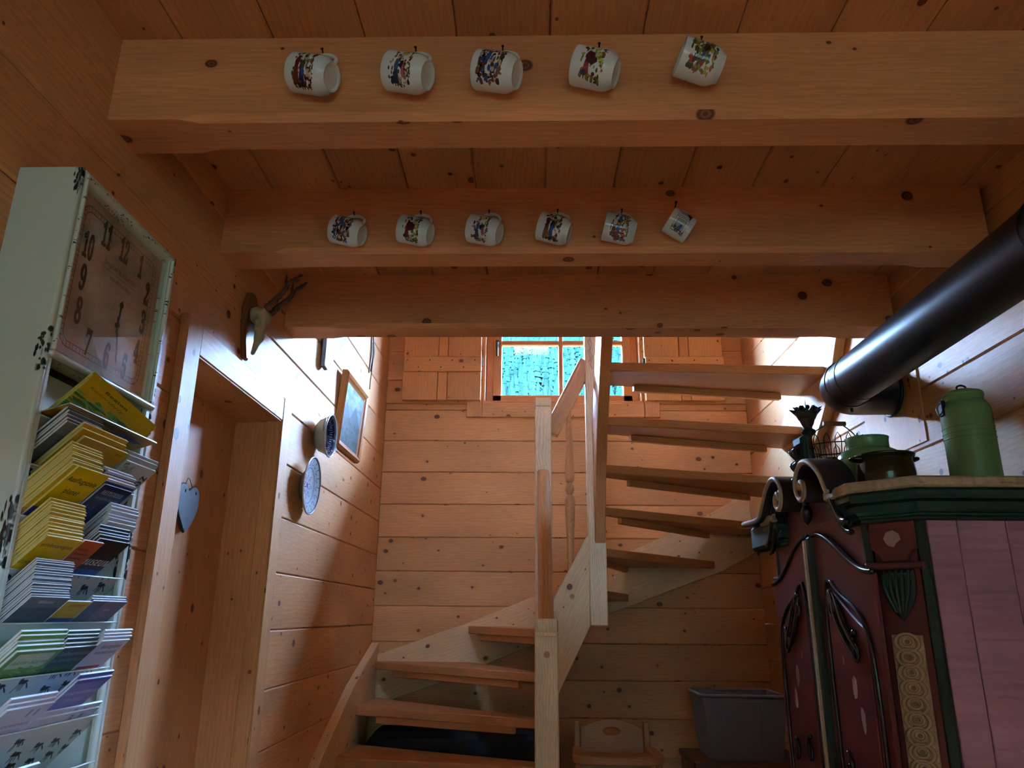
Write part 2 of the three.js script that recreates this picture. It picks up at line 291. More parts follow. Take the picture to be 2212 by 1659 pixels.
// ---------------------------------------------------------------- ceiling beams
const BEAMS = [[-1.4766, -1.6127, 'pine ceiling beam nearest to the viewer carrying the row of five mugs'], [-2.1496, -2.2726, 'pine ceiling beam in the middle carrying the row of six mugs'], [-2.801, -2.9322, 'pine ceiling beam at the edge of the stairwell without any mugs']];
for (const [z0, z1, label] of BEAMS) {
  const yb = 1.107, yt = YC + 0.0, c = 0.016, x0 = XL - 0.002, x1 = XR - 0.02, st = 0.22;
  const t = thing('ceiling_beam', label, 'beam', [0, yb, z0], 'ceiling beams');
  // square at both ends, chamfered between (stopped chamfers)
  const prof = (k) => [[z1, yt], [z0, yt], [z0, yb + k], [z0 - k, yb], [z1 + k, yb], [z1, yb + k]];
  const st0 = x0 + st, st1 = x1 - st, rows = [[x0, 0.0008], [st0 - 0.05, 0.0008], [st0, c], [st1, c], [st1 + 0.05, 0.0008], [x1, 0.0008]].map(([x, k]) => prof(k).map(([z, y]) => V(x, y, z)));
  const L = []; for (let i = 0; i + 1 < rows.length; i++) for (let j = 0; j < 6; j++) { const n = (j + 1) % 6; L.push([rows[i][j], rows[i + 1][j], rows[i + 1][n], rows[i][n]]); }
  const pos = []; const ctr = V(0, (yb + yt) / 2, (z0 + z1) / 2);
  L.push(rows[0].slice(), rows[rows.length - 1].slice());
  const g = grainUV(polys(L, V(0, ctr.y, ctr.z)), [1, 0, 0]);
  part('timber', rel(g, t), M.beam, t);
}

// ---------------------------------------------------------------- outdoors: slope, forest, lawn
{
  const g = new THREE.PlaneGeometry(160, 110, 90, 40).rotateX(-Math.PI / 2), p = g.attributes.position;
  // wooded slope straight behind the house and to one side of it, the valley opening on the other
  const ramp = (a, b, v) => { const k = Math.max(0, Math.min(1, (v - a) / (b - a))); return k * k * (3 - 2 * k); };
  const steep = (x, z) => { const v = x / Math.max(8, -z); return 0.1 + 0.38 * ramp(-0.24, -0.12, v) - 0.08 * ramp(0.26, 0.4, v); };
  const hill = (x, z) => { const d = Math.max(0, -z - 12); return -2.2 + d * steep(x, z) + Math.sin(z * 0.2 + x * 0.07) * 0.5 * Math.min(1, d / 8); };
  for (let i = 0; i < p.count; i++) { const z = p.getZ(i) - 62; p.setZ(i, z); p.setY(i, hill(p.getX(i), z)); }
  g.computeVertexNormals();
  const m = shadows(new THREE.Mesh(g, new THREE.MeshPhysicalMaterial({ color: col(0.004, 0.014, 0.0125), roughness: 1, specularIntensity: 0 }))); m.name = 'hillside'; m.userData = { label: 'steep mountain slope behind the house seen through the window', category: 'hill', kind: 'structure' }; scene.add(m);
  const pieces = [];
  for (let k = 0; k < 5; k++) { const y = 0.16 + k * 0.17, r = 0.24 * (1 - k * 0.19); const c = new THREE.ConeGeometry(r, 0.3, 9, 1).translate(0, y + 0.1, 0), q = c.attributes.position; for (let i = 0; i < q.count; i++) { const a = Math.atan2(q.getZ(i), q.getX(i)), w = 1 + 0.22 * Math.sin(a * 4 + k); q.setX(i, q.getX(i) * w); q.setZ(i, q.getZ(i) * w); } c.computeVertexNormals(); pieces.push(c); }
  const tree = mergeGeometries(pieces), N = 7500, im = new THREE.InstancedMesh(tree, new THREE.MeshPhysicalMaterial({ color: col(1, 1, 1), roughness: 1, specularIntensity: 0 }), N), mt = new THREE.Matrix4(), c = new THREE.Color();
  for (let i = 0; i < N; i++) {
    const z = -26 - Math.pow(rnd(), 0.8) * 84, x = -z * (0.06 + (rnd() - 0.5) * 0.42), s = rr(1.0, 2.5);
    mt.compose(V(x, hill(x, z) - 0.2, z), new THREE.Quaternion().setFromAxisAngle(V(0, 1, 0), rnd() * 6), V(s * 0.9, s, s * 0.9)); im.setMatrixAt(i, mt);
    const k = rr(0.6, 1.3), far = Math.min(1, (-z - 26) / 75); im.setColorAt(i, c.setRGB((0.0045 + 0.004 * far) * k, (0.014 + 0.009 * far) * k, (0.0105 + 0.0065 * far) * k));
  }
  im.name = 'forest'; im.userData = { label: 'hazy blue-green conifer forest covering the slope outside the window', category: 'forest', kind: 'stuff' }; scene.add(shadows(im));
  const l = shadows(new THREE.Mesh(new THREE.PlaneGeometry(160, 60).rotateX(-Math.PI / 2 - 0.3).translate(0, 7.2, ZF + 30.5), new THREE.MeshPhysicalMaterial({ color: col(0.022, 0.029, 0.018), roughness: 1, specularIntensity: 0 }))); l.name = 'meadow'; l.userData = { label: 'green sloping meadow before the front of the house', category: 'meadow', kind: 'structure' }; scene.add(l);
}

{ const d = struct('terrace'), stone = std({ color: col(0.03, 0.032, 0.026), roughness: 1 }); for (let k = 0; k < 7; k++) part('plank', wbox(-6, 6, -1.42, -1.385, ZF + T + k * 0.42, ZF + T + k * 0.42 + 0.41, 'x'), stone, d); }
// ---------------------------------------------------------------- the winding staircase
const stair = thing('staircase', 'open wooden winder staircase with slatted treads, square newels and a turned baluster', 'staircase', [0.06, YF, -3.1]);
{
  const S = stair, add = (name, geo, mat, parent = S) => part(name, rel(geo, S), mat, parent);
  const TH = 0.045;
  // walking lines: [inner x, z, outer x, z]
  const N = [
    [-1.08, [0.04, -3.36], [-0.955, -3.36]], [-0.875, [0.04, -3.6], [-0.955, -3.64]], [-0.67, [0.04, -3.83], [-0.955, -4.0]], [-0.48, [0.04, -3.955], [-0.955, -4.39]],
    [-0.276, [0.06, -3.99], [-0.955, -4.85]], [-0.065, [0.10, -3.995], [-0.39, -4.89]], [0.135, [0.2, -3.97], [0.15, -4.89]], [0.34, [0.31, -3.995], [0.59, -4.89]],
    [0.55, [0.375, -3.97], [1.163, -4.89]], [0.75, [0.375, -3.96], [1.415, -4.63]], [0.955, [0.375, -3.83], [1.415, -4.17]], [1.163, [0.375, -3.635], [1.415, -3.83]],
    [1.375, [0.375, -3.4], [1.415, -3.46]], [1.375, [0.375, -3.15], [1.415, -3.15]],
  ];
  const corner = (a, b) => { // outline corners between two points on the outer walls
    const out = []; if (Math.abs(a[0] + 0.955) < 1e-6 && b[0] > -0.95 && b[1] < -4.85) out.push([-0.955, -4.89]);
    if (a[0] < 1.4 && a[1] < -4.85 && b[0] > 1.41) out.push([1.415, -4.89]); return out;
  };
  N.slice(0, -1).forEach(([y, i0, o0], k) => {
    const [, i1, o1] = N[k + 1], d = V(o0[0] - i0[0], 0, o0[1] - i0[1]).normalize();
    // rear edge lapped a little under the next nosing
    const mx = (i1[0] + o1[0] - i0[0] - o0[0]) / 2, mz = (i1[1] + o1[1] - i0[1] - o0[1]) / 2, ml = Math.hypot(mx, mz), lap = k < 7 ? 0.02 : 0.0, ox = mx / ml * lap, oz = mz / ml * lap;
    const pts = [i0, o0, ...corner(o0, o1), [o1[0] + (Math.abs(o1[1] + 4.89) < 1e-6 ? ox : 0), o1[1] + (Math.abs(o1[1] + 4.89) < 1e-6 ? 0 : oz)], [i1[0] + (k > 4 ? ox : 0), i1[1] + oz * 0.6]];
    const g = d.toArray();
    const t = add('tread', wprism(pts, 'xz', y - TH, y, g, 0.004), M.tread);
    // safety batten under the nosing
    const p = (s, n) => { const nx = -d.z, nz = d.x, sg = (nx * mx + nz * mz) > 0 ? 1 : -1; const L = Math.hypot(o0[0] - i0[0], o0[1] - i0[1]); return [i0[0] + d.x * s * L + nx * sg * n, i0[1] + d.z * s * L + nz * sg * n]; };
    const [s0, s1] = k === 7 || k === 8 ? [0.1, 0.9] : [0.13, 0.88];
    add('batten', wprism([p(s0, 0.012), p(s1, 0.012), p(s1, 0.04), p(s0, 0.04)], 'xz', y - TH - 0.034, y - TH + 0.0005, g, 0.003), M.tread, t);
  });
  // strings
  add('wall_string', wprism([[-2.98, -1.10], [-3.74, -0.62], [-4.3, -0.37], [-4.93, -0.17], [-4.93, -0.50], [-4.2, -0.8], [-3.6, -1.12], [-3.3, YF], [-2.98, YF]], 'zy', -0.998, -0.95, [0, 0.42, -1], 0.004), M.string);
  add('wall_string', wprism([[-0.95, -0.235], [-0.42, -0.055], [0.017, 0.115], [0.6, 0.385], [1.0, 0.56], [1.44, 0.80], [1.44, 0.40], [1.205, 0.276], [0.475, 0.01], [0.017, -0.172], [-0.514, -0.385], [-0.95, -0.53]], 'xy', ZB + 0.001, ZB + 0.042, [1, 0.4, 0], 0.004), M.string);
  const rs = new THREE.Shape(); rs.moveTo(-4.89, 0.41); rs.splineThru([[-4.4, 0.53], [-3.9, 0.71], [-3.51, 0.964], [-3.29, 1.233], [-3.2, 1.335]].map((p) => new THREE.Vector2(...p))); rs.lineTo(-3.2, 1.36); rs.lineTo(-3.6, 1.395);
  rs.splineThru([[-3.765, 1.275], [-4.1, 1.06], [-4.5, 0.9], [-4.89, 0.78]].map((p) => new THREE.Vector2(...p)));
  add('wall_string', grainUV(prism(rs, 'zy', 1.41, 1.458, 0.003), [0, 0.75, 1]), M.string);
  const is = new THREE.Shape(); is.moveTo(-3.93, 0.335); is.splineThru([[-3.76, 0.72], [-3.5, 1.03], [-3.3, 1.235], [-3.15, 1.36]].map((p) => new THREE.Vector2(...p))); is.lineTo(-3.15, 1.7); is.lineTo(-3.5, 1.43); is.lineTo(-3.93, 0.98); is.lineTo(-3.93, 0.335);
  add('inner_string', grainUV(prism(is, 'zy', 0.327, 0.382, 0.004), [0, 1, 1]), M.rail);
  const bc = add('inner_string', wprism([[0.108, 0.075], [0.297, 0.412], [0.297, -0.046], [0.108, -0.415]], 'xy', -3.962, -3.918, [0.5, 1, 0], 0.004), M.string);
  add('inner_string', wprism([[-3.1, -1.12], [-3.94, -0.32], [-3.94, -0.66], [-3.35, YF], [-3.1, YF]], 'zy', 0.04, 0.084, [0, 1, -1], 0.004), M.string);
  const peg = (x, y, z, parent) => add('peg', new THREE.CylinderGeometry(0.0125, 0.0125, 0.006, 20).rotateX(Math.PI / 2).translate(x, y, z), M.tread, parent);
  peg(0.207, 0.095, -3.918, bc);
  // newels with a turned groove under the cap
  const newel = (x0, x1, z0, z1, y0, y1, groove) => {
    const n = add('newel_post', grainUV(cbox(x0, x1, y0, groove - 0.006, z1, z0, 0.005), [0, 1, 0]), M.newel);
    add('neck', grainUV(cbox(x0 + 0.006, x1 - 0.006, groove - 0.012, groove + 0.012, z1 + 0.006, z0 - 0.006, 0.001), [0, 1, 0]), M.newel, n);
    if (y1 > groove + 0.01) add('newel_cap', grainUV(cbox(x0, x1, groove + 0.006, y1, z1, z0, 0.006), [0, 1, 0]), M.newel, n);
    return n;
  };
  const A = newel(0.016, 0.106, -3.05, -3.14, YF, -0.011, -0.068); peg(0.061, -0.142, -3.05, A);
  newel(0.019, 0.109, -3.92, -4.01, -0.7, 1.138, 1.08); newel(0.296, 0.386, -3.92, -4.01, -0.046, 2.35, 2.28);
  // handrails, rounded on top
  const railShape = (w, h) => { const s = new THREE.Shape(); s.moveTo(-w / 2, -h / 2); s.lineTo(w / 2, -h / 2); s.lineTo(w / 2, h * 0.12); s.bezierCurveTo(w / 2, h * 0.5, -w / 2, h * 0.5, -w / 2, h * 0.12); return s; };
  const rail = (a, b, w, h) => {
    const d = V(...b).sub(V(...a)), L = d.length(); let g = new THREE.ExtrudeGeometry(railShape(w, h), { depth: L, bevelEnabled: false, curveSegments: 14 }); g.clearGroups();
    const z = d.clone().normalize(), x = V(0, 1, 0).cross(z).normalize(), y = z.clone().cross(x); g.deleteAttribute('uv'); g.deleteAttribute('normal');
    g.applyMatrix4(new THREE.Matrix4().makeBasis(x, y, z).setPosition(...a)); g = toCreasedNormals(g, 0.6); add('handrail', grainUV(g, z.toArray()), M.rail);
  };
  rail([0.061, -0.07, -3.13], [0.064, 0.715, -3.925], 0.064, 0.08); rail([0.1, 0.95, -3.965], [0.302, 1.355, -3.965], 0.066, 0.095);
  const bal = (y0, y1) => { const h = y1 - y0; return smoothProfile([[0.013, 0], [0.016, h * 0.12], [0.026, h * 0.38], [0.0245, h * 0.425], [0.0135, h * 0.445], [0.0145, h * 0.45], [0.024, h * 0.48], [0.0135, h * 0.51], [0.0145, h * 0.516], [0.024, h * 0.54], [0.022, h * 0.64], [0.013, h * 0.93], [0.013, h]], 90).map(([r, y]) => [r, y0 + y]); };
  for (const [x, z, y0, y1] of [[0.204, -3.945, 0.2, 1.12], [0.062, -3.4, -0.9, 0.17], [0.062, -3.68, -0.62, 0.44]]) add('baluster', lathe(bal(y0, y1), 20).translate(x, 0, z), M.rail);
}

// ---------------------------------------------------------------- painted wardrobe
const XF = 0.962, ZS = -2.1, ZC = -2.6, CH = 0.102; // front plane, side plane, middle, chamfer
const mir = (z) => 2 * ZC - z;
function paint(w, h, base, vari, marks) {
  return canvasTex(w, h, (g) => {
    const im = g.createImageData(w, h), d = im.data;
    for (let y = 0; y < h; y++) for (let x = 0; x < w; x++) { const n = (vn(x / w * 5, y / h * 7, 5, 7, 11) - 0.5) * 0.5 + (vn(x / w * 60, y / h * 12, 60, 12, 12) - 0.5) * 0.22 + (vn(x / w * 90, y / h * 90, 90, 90, 13) - 0.5) * 0.1, q = 1 + n * vari, o = (y * w + x) * 4; for (let c = 0; c < 3; c++) d[o + c] = Math.min(255, base[c] * q); d[o + 3] = 255; }
    g.putImageData(im, 0, 0); if (marks) marks(g, w, h);
  });
}
function blob(g, x, y, rx, ry, style, n = 14) { g.fillStyle = style; g.beginPath(); for (let i = 0; i <= n; i++) { const a = i / n * 6.283, k = 0.75 + 0.4 * rnd(); g.lineTo(x + Math.cos(a) * rx * k, y + Math.sin(a) * ry * k); } g.fill(); }
const rep = (t, w, h) => { t.wrapS = t.wrapT = THREE.RepeatWrapping; t.repeat.set(1 / w, 1 / h); return t; };
const WM = {
  side: std({ map: rep(paint(512, 1024, [172, 124, 138], 0.55, (g, w, h) => { for (let i = 0; i < 260; i++) { g.fillStyle = `rgba(176,150,150,${0.05 + rnd() * 0.12})`; g.fillRect(120 + rnd() * 220, 330 + rnd() * 190, 1 + rnd() * 2.5, 15 + rnd() * 60); } }), 0.6, 1.7), roughness: 0.5 }),
  red: std({ map: rep(paint(512, 512, [88, 32, 32], 0.5), 0.5, 0.5), roughness: 0.33 }),
  dred: std({ map: rep(paint(512, 512, [86, 30, 27], 0.6), 0.5, 0.5), roughness: 0.45 }),
  green: std({ map: rep(paint(512, 512, [12, 36, 28], 0.8), 0.4, 0.4), roughness: 0.55 }),
  lgreen: std({ map: rep(paint(512, 512, [20, 58, 50], 0.7), 0.4, 0.4), roughness: 0.36 }),
  pale: std({ map: rep(paint(512, 256, [168, 146, 116], 0.8, (g, w, h) => { for (let i = 0; i < 120; i++) { g.fillStyle = `rgba(60,45,35,${rnd() * 0.5})`; g.fillRect(rnd() * w, rnd() * h, 5 + rnd() * 70, 0.6 + rnd() * 2); } }), 0.5, 0.25), roughness: 0.6 }),
  gloss: std({ color: col(0.018, 0.014, 0.015), roughness: 0.22 }), dark: std({ color: col(0.035, 0.03, 0.03), roughness: 0.3 }),
  chip: std({ color: col(0.33, 0.2, 0.17), roughness: 0.8 }), carved: std({ map: rep(paint(256, 256, [150, 124, 92], 0.9), 0.12, 0.12), roughness: 0.6 }), carvedDark: std({ color: col(0.16, 0.1, 0.06), roughness: 0.8 }),
};
const wardrobe = thing('wardrobe', 'antique painted wardrobe in dark red and green with a scrolled pediment', 'wardrobe', [1.2, YF, ZC]);
{
  const W = wardrobe, add = (n, g, m, p = W) => part(n, rel(g, W), m, p), gy = [0, 1, 0];
  const foot = (o, z0 = mir(ZS), z1 = ZS) => [[XR - 0.01, z1 + o], [XF + CH - o * 0.4, z1 + o], [XF - o, z1 - CH + o * 0.4], [XF - o, z0 + CH - o * 0.4], [XF + CH - o * 0.4, z0 - o], [XR - 0.01, z0 - o]];
  add('carcass', wprism(foot(-0.022), 'xz', YF + 0.06, 0.30, gy, 0), WM.red);
  add('plinth', wprism(foot(0.015), 'xz', YF, YF + 0.1, [0, 0, 1], 0.006), WM.green);
  add('top_board', wprism(foot(0.0), 'xz', 0.325, 0.345, [0, 0, 1], 0.002), WM.pale);
  for (const [a, b] of [[1.086, 1.166], [1.168, 1.298], [1.3, XR - 0.01]]) add('side_board', wbox(a, b, YF + 0.1, 0.262, ZS - 0.024, ZS - 0.002 + rr(-0.001, 0.001), 'y', 0.002), WM.side);
  // corner posts either side of the slanted pilaster
  const pil = (zc, turn) => { // local frame: u along the slant, y up, d outwards
    const c = V(XF + CH / 2, 0, zc), put = (n, g, m, p = W) => { g.rotateY(turn).translate(c.x, 0, c.z); return add(n, g, m, p); };
    for (const s of [-1, 1]) put('corner_post', wbox(s * 0.072 - 0.012, s * 0.072 + 0.012, YF + 0.1, 0.262, -0.014, 0.008, 'y', 0.004), WM.green);
    const p = put('pilaster', wbox(-0.058, 0.058, YF + 0.1, 0.262, -0.02, -0.002, 'y', 0.002), WM.dred);
    put('pilaster_head', grainUV(prism((() => { const s = new THREE.Shape(); s.moveTo(-0.062, 0.26); s.lineTo(0.062, 0.26); s.lineTo(0.062, 0.185); s.quadraticCurveTo(0.036, 0.18, 0.036, 0.15); s.lineTo(-0.036, 0.15); s.quadraticCurveTo(-0.036, 0.18, -0.062, 0.185); s.lineTo(-0.062, 0.26); return s; })(), 'xy', 0, 0.016, 0.004), gy), WM.dred, p);
    put('worn_spot', prism([[-0.022, 0.215], [-0.012, 0.232], [0.006, 0.236], [0.02, 0.226], [0.024, 0.21], [0.01, 0.2], [0.004, 0.19], [-0.01, 0.194], [-0.018, 0.204]], 'xy', 0.0155, 0.0172, 0), WM.chip, p);
    put('pilaster_shelf', wbox(-0.078, 0.078, 0.132, 0.15, -0.004, 0.03, 'x', 0.006), WM.dred, p);
    // leaf bracket
    put('leaf_carving', grainUV(prism((() => { const s = new THREE.Shape(); s.moveTo(-0.045, 0.13); s.lineTo(0.045, 0.13); s.bezierCurveTo(0.05, 0.07, 0.035, 0.03, 0.0, -0.005); s.bezierCurveTo(-0.035, 0.03, -0.05, 0.07, -0.045, 0.13); return s; })(), 'xy', 0, 0.022, 0.009), gy), WM.green, p);
    for (let k = -2; k <= 2; k++) put('leaf_rib', tube([[k * 0.016, 0.125, 0.016], [k * 0.015, 0.08, 0.026], [k * 0.006, 0.02, 0.02]], 0.0055, 6, 10), WM.green, p);
    // guilloche strip: interlaced rings with drilled centres
    const gl = put('carved_strip', wbox(-0.04, 0.04, -0.39, -0.04, -0.002, 0.006, 'y', 0.003), WM.carved, p);
    for (let k = 0; k < 9; k++) {
      const y = -0.06 - k * 0.0385;
      put('carved_ring', new THREE.TorusGeometry(0.026, 0.0052, 6, 22).scale(1.15, 0.86, 1).translate(0, y, 0.007), WM.carved, gl);
      put('carved_ring', new THREE.TorusGeometry(0.0145, 0.0042, 6, 18).scale(1.15, 0.9, 1).translate(0, y + 0.003, 0.008), WM.carved, gl);
      put('drilled_hole', new THREE.CylinderGeometry(0.006, 0.006, 0.003, 10).rotateX(Math.PI / 2).translate(0, y + 0.002, 0.0072), WM.carvedDark, gl);
    }
    put('pilaster_foot', wbox(-0.062, 0.062, -0.56, -0.46, 0, 0.014, 'y', 0.004), WM.dred, p);
  };
  pil(ZS - CH / 2, -Math.PI / 4); pil(mir(ZS) + CH / 2, -Math.PI * 3 / 4);
  // front frame and doors with a serpentine head
  add('front_frame', wbox(XF - 0.004, XF + 0.02, YF + 0.1, 0.30, mir(ZS) + CH, ZS - CH, 'y', 0.002), WM.red);
  const archY = (s) => { const t = Math.min(1, s / 0.44); return 0.262 - 0.14 * (t < 0.08 ? 0 : 0.5 - 0.5 * Math.cos(Math.PI * (t - 0.08) / 0.92)); };
  for (const q of [1, -1]) {
    const Z = (s) => ZC + q * s, top = []; for (let i = 0; i <= 18; i++) { const s = 0.022 + i / 18 * 0.418; top.push([Z(s), archY(s)]); }
    const d = add('door', grainUV(prism([[Z(0.022), YF + 0.13], ...top, [Z(0.44), YF + 0.13]], 'zy', XF - 0.016, XF - 0.002, 0.003), gy), WM.red);
    add('arched_moulding', tube(top.map(([z, y]) => [XF - 0.018, y + 0.004, z]), 0.0085, 8, 40), WM.gloss, d);
    // raised panel with carved scrolls in its upper corners
    const pan = []; for (let i = 0; i <= 14; i++) { const s = 0.1 + i / 14 * 0.26; pan.push([Z(s), archY(s) - 0.16]); }
    add('raised_panel', grainUV(prism([[Z(0.1), -0.95], ...pan, [Z(0.36), -0.95]], 'zy', XF - 0.022, XF - 0.014, 0.006), gy), WM.red, d);
    add('panel_moulding', tube([[XF - 0.018, -0.95, Z(0.09)], [XF - 0.02, archY(0.1) - 0.2, Z(0.09)], [XF - 0.02, archY(0.1) - 0.135, Z(0.12)], [XF - 0.02, archY(0.2) - 0.14, Z(0.2)], [XF - 0.02, archY(0.3) - 0.13, Z(0.3)], [XF - 0.02, archY(0.36) - 0.17, Z(0.37)], [XF - 0.018, -0.95, Z(0.375)]], 0.007, 7, 60), WM.gloss, d);
    const swirl = (s0, y0, k, sg) => { const P = []; for (let i = 0; i <= 26; i++) { const a = i / 26 * 7.4, r = 0.05 * k * (1 - i / 30); P.push([XF - 0.03, y0 + Math.cos(a) * r * 0.95, Z(s0 + sg * Math.sin(a) * r * 0.55)]); } return P; };
    for (const [s, y, k, sg] of [[0.15, 0.035, 0.9, 1], [0.3, -0.085, 1, -1], [0.16, -0.42, 0.9, 1], [0.3, -0.44, 0.8, -1]]) add('carved_scroll', tube(swirl(s, y, k, sg), (t) => 0.0085 * (1 - 0.6 * t), 7, 50), WM.gloss, d);
    add('carved_spray', tube([[XF - 0.028, 0.075, Z(0.165)], [XF - 0.03, 0.04, Z(0.2)], [XF - 0.03, -0.02, Z(0.24)], [XF - 0.03, -0.1, Z(0.32)]], (t) => 0.011 * Math.sin(Math.PI * (0.12 + 0.8 * t)), 7, 30), WM.gloss, d);
    add('carved_spray', tube([[XF - 0.028, 0.07, Z(0.15)], [XF - 0.03, 0.02, Z(0.165)], [XF - 0.03, -0.06, Z(0.23)], [XF - 0.03, -0.12, Z(0.3)]], (t) => 0.009 * Math.sin(Math.PI * (0.12 + 0.8 * t)), 7, 30), WM.gloss, d);
    for (const [s, y, a, b] of [[0.245, -0.19, 0.016, 0.036], [0.28, -0.272, 0.014, 0.034], [0.18, -0.12, 0.005, 0.012]]) { const P = []; for (let i = 0; i < 12; i++) { const t = i / 12 * 6.283, k = 0.8 + 0.35 * rnd(); P.push([Z(s + Math.cos(t) * a * k), y + Math.sin(t) * b * k]); } add('worn_spot', prism(P, 'zy', XF - 0.0232, XF - 0.0215, 0), WM.chip, d); }
  }
  add('door_astragal', wbox(XF - 0.034, XF - 0.004, YF + 0.12, 0.262, ZC - 0.004, ZC + 0.03, 'y', 0.007), WM.green);
  add('astragal_edge', wbox(XF - 0.041, XF - 0.028, YF + 0.12, 0.25, ZC - 0.016, ZC + 0.002, 'y', 0.004), WM.pale);
  // pediment: field board, serpentine band and volutes on both sides
  const bandPts = [[0.585, 0.372], [0.38, 0.368], [0.345, 0.38], [0.295, 0.42], [0.25, 0.458], [0.2, 0.482], [0.142, 0.486], [0.096, 0.464], [0.075, 0.425], [0.086, 0.388], [0.118, 0.371], [0.146, 0.388], [0.144, 0.418], [0.12, 0.428], [0.106, 0.41]];
  const curveOf = (list) => new THREE.CatmullRomCurve3(list.map(([s, y]) => V(s, y, 0)), false, 'centripetal').getPoints(90);
  for (const q of [1, -1]) {
    const curve = curveOf(q > 0 ? [[0.33, 0.366], ...bandPts.slice(3)] : bandPts), end = q > 0 ? 0.34 : 0.6, up = [], dn = []; curve.forEach((p, i) => { const a = curve[Math.max(0, i - 1)], b = curve[Math.min(90, i + 1)], t = b.clone().sub(a).normalize(), h = 0.011 * (1 - 0.35 * i / 90); up.push([ZC + q * (p.x - t.y * h), p.y + t.x * h]); dn.push([ZC + q * (p.x + t.y * h), p.y - t.x * h]); });
    const g = grainUV(prism([...up, ...dn.reverse()], 'zy', XF - 0.075, XF + 0.025, 0.003), [1, 0, 0]);
    const b = add('scroll_band', g, WM.dark);
    const lip = []; curve.forEach((p) => lip.push([XF - 0.074, p.y, ZC + q * p.x])); add('scroll_lip', tube(lip, 0.0095, 6, 140), WM.pale, b);
    add('volute_core', grainUV(lathe([[0, -0.06], [0.03, -0.058], [0.034, 0], [0.03, 0.058], [0, 0.06]], 20).rotateZ(Math.PI / 2).translate(XF - 0.014, 0.41, ZC + q * 0.116), [1, 0, 0]), WM.dark, b);
    // stepped green moulding carried down the flat ends, and the swag below the band
    const sw = [[end, 0.36], [0.325, 0.36], [0.3, 0.38], [0.26, 0.43], [0.22, 0.47], [0.18, 0.44], [0.24, 0.36], [0.29, 0.3], [0.325, 0.262], [end, 0.262]].map(([s, y]) => [ZC + q * s, y]);
    add('pediment_moulding', grainUV(prism(sw, 'zy', XF - 0.045, XF + 0.03, 0.012), [0, 0, 1]), WM.green);
    for (const [o, y, r] of [[0.045, 0.3, 0.012], [0.035, 0.27, 0.009]]) add('pediment_bead', tube([[XF - o, y - 0.03, ZC + q * 0.38], [XF - o, y - 0.02, ZC + q * 0.345], [XF - o, y + 0.02, ZC + q * 0.31], [XF - o, y + 0.075, ZC + q * 0.275], [XF - o, y + 0.13, ZC + q * 0.24]], r, 7, 30), WM.gloss);
  }
  const fld = []; for (let i = 0; i <= 20; i++) { const s = -0.34 + i * 0.034; fld.push([ZC + s, 0.37 + 0.09 * Math.max(0, Math.cos(s * 4.2))]); }
  add('pediment_field', grainUV(prism([[ZC - 0.42, 0.24], ...fld, [ZC + 0.42, 0.24]], 'zy', XF - 0.003, XF + 0.022, 0.002), [0, 0, 1]), WM.red);
  // carved leaf crest in the middle
  const cr = add('crest', grainUV(prism((() => { const s = new THREE.Shape(); s.moveTo(ZC - 0.03, 0.4); s.lineTo(ZC + 0.03, 0.4); s.bezierCurveTo(ZC + 0.055, 0.5, ZC + 0.035, 0.55, ZC + 0.045, 0.605); s.lineTo(ZC - 0.042, 0.61); s.bezierCurveTo(ZC - 0.03, 0.56, ZC - 0.055, 0.5, ZC - 0.03, 0.4); return s; })(), 'zy', XF - 0.03, XF + 0.0, 0.008), gy), WM.green);
  for (let k = -2; k <= 2; k++) for (let j = 0; j < 3; j++) add('crest_leaf', tube([[XF - 0.03, 0.43 + j * 0.05, ZC + k * 0.006], [XF - 0.045, 0.46 + j * 0.05, ZC + k * 0.014], [XF - 0.03, 0.475 + j * 0.05, ZC + k * 0.019]], 0.0065, 6, 8), WM.gloss, cr);
  add('pendant', grainUV(lathe(smoothProfile([[0, -0.05], [0.014, -0.03], [0.02, 0], [0.01, 0.02], [0.022, 0.035], [0, 0.05]], 20), 16).translate(XF - 0.02, 0.352, ZC), gy), WM.gloss);
  // cornice returning round the corners and along the side
  for (const near of [true, false]) {
    const f = (z) => near ? z : mir(z), ring = (o, back = 0.02, zi = -2.345) => [[XR - 0.01, f(ZS + o)], [XF + CH - o * 0.41, f(ZS + o)], [XF - o, f(ZS - CH + o * 0.41)], [XF - o, f(zi)], [XF + 0.1, f(zi)], [XF + 0.16, f(ZS - 0.1)], [XR - 0.01, f(ZS - 0.1)]];
    add('cornice_cap', wprism(ring(0.056), 'xz', 0.345, 0.375, [1, 0, 0], 0.005), WM.pale);
    add('cornice_cove', wprism(ring(0.046), 'xz', 0.316, 0.345, [1, 0, 0], 0.008), WM.lgreen); add('cornice_cove', wprism(ring(0.03), 'xz', 0.281, 0.316, [1, 0, 0], 0.008), WM.lgreen);
    add('cornice_bead', wprism(ring(0.02), 'xz', 0.272, 0.281, [1, 0, 0], 0.003), WM.lgreen); add('cornice_bead', wprism(ring(0.014), 'xz', 0.26, 0.272, [1, 0, 0], 0.003), WM.green);
  }
}
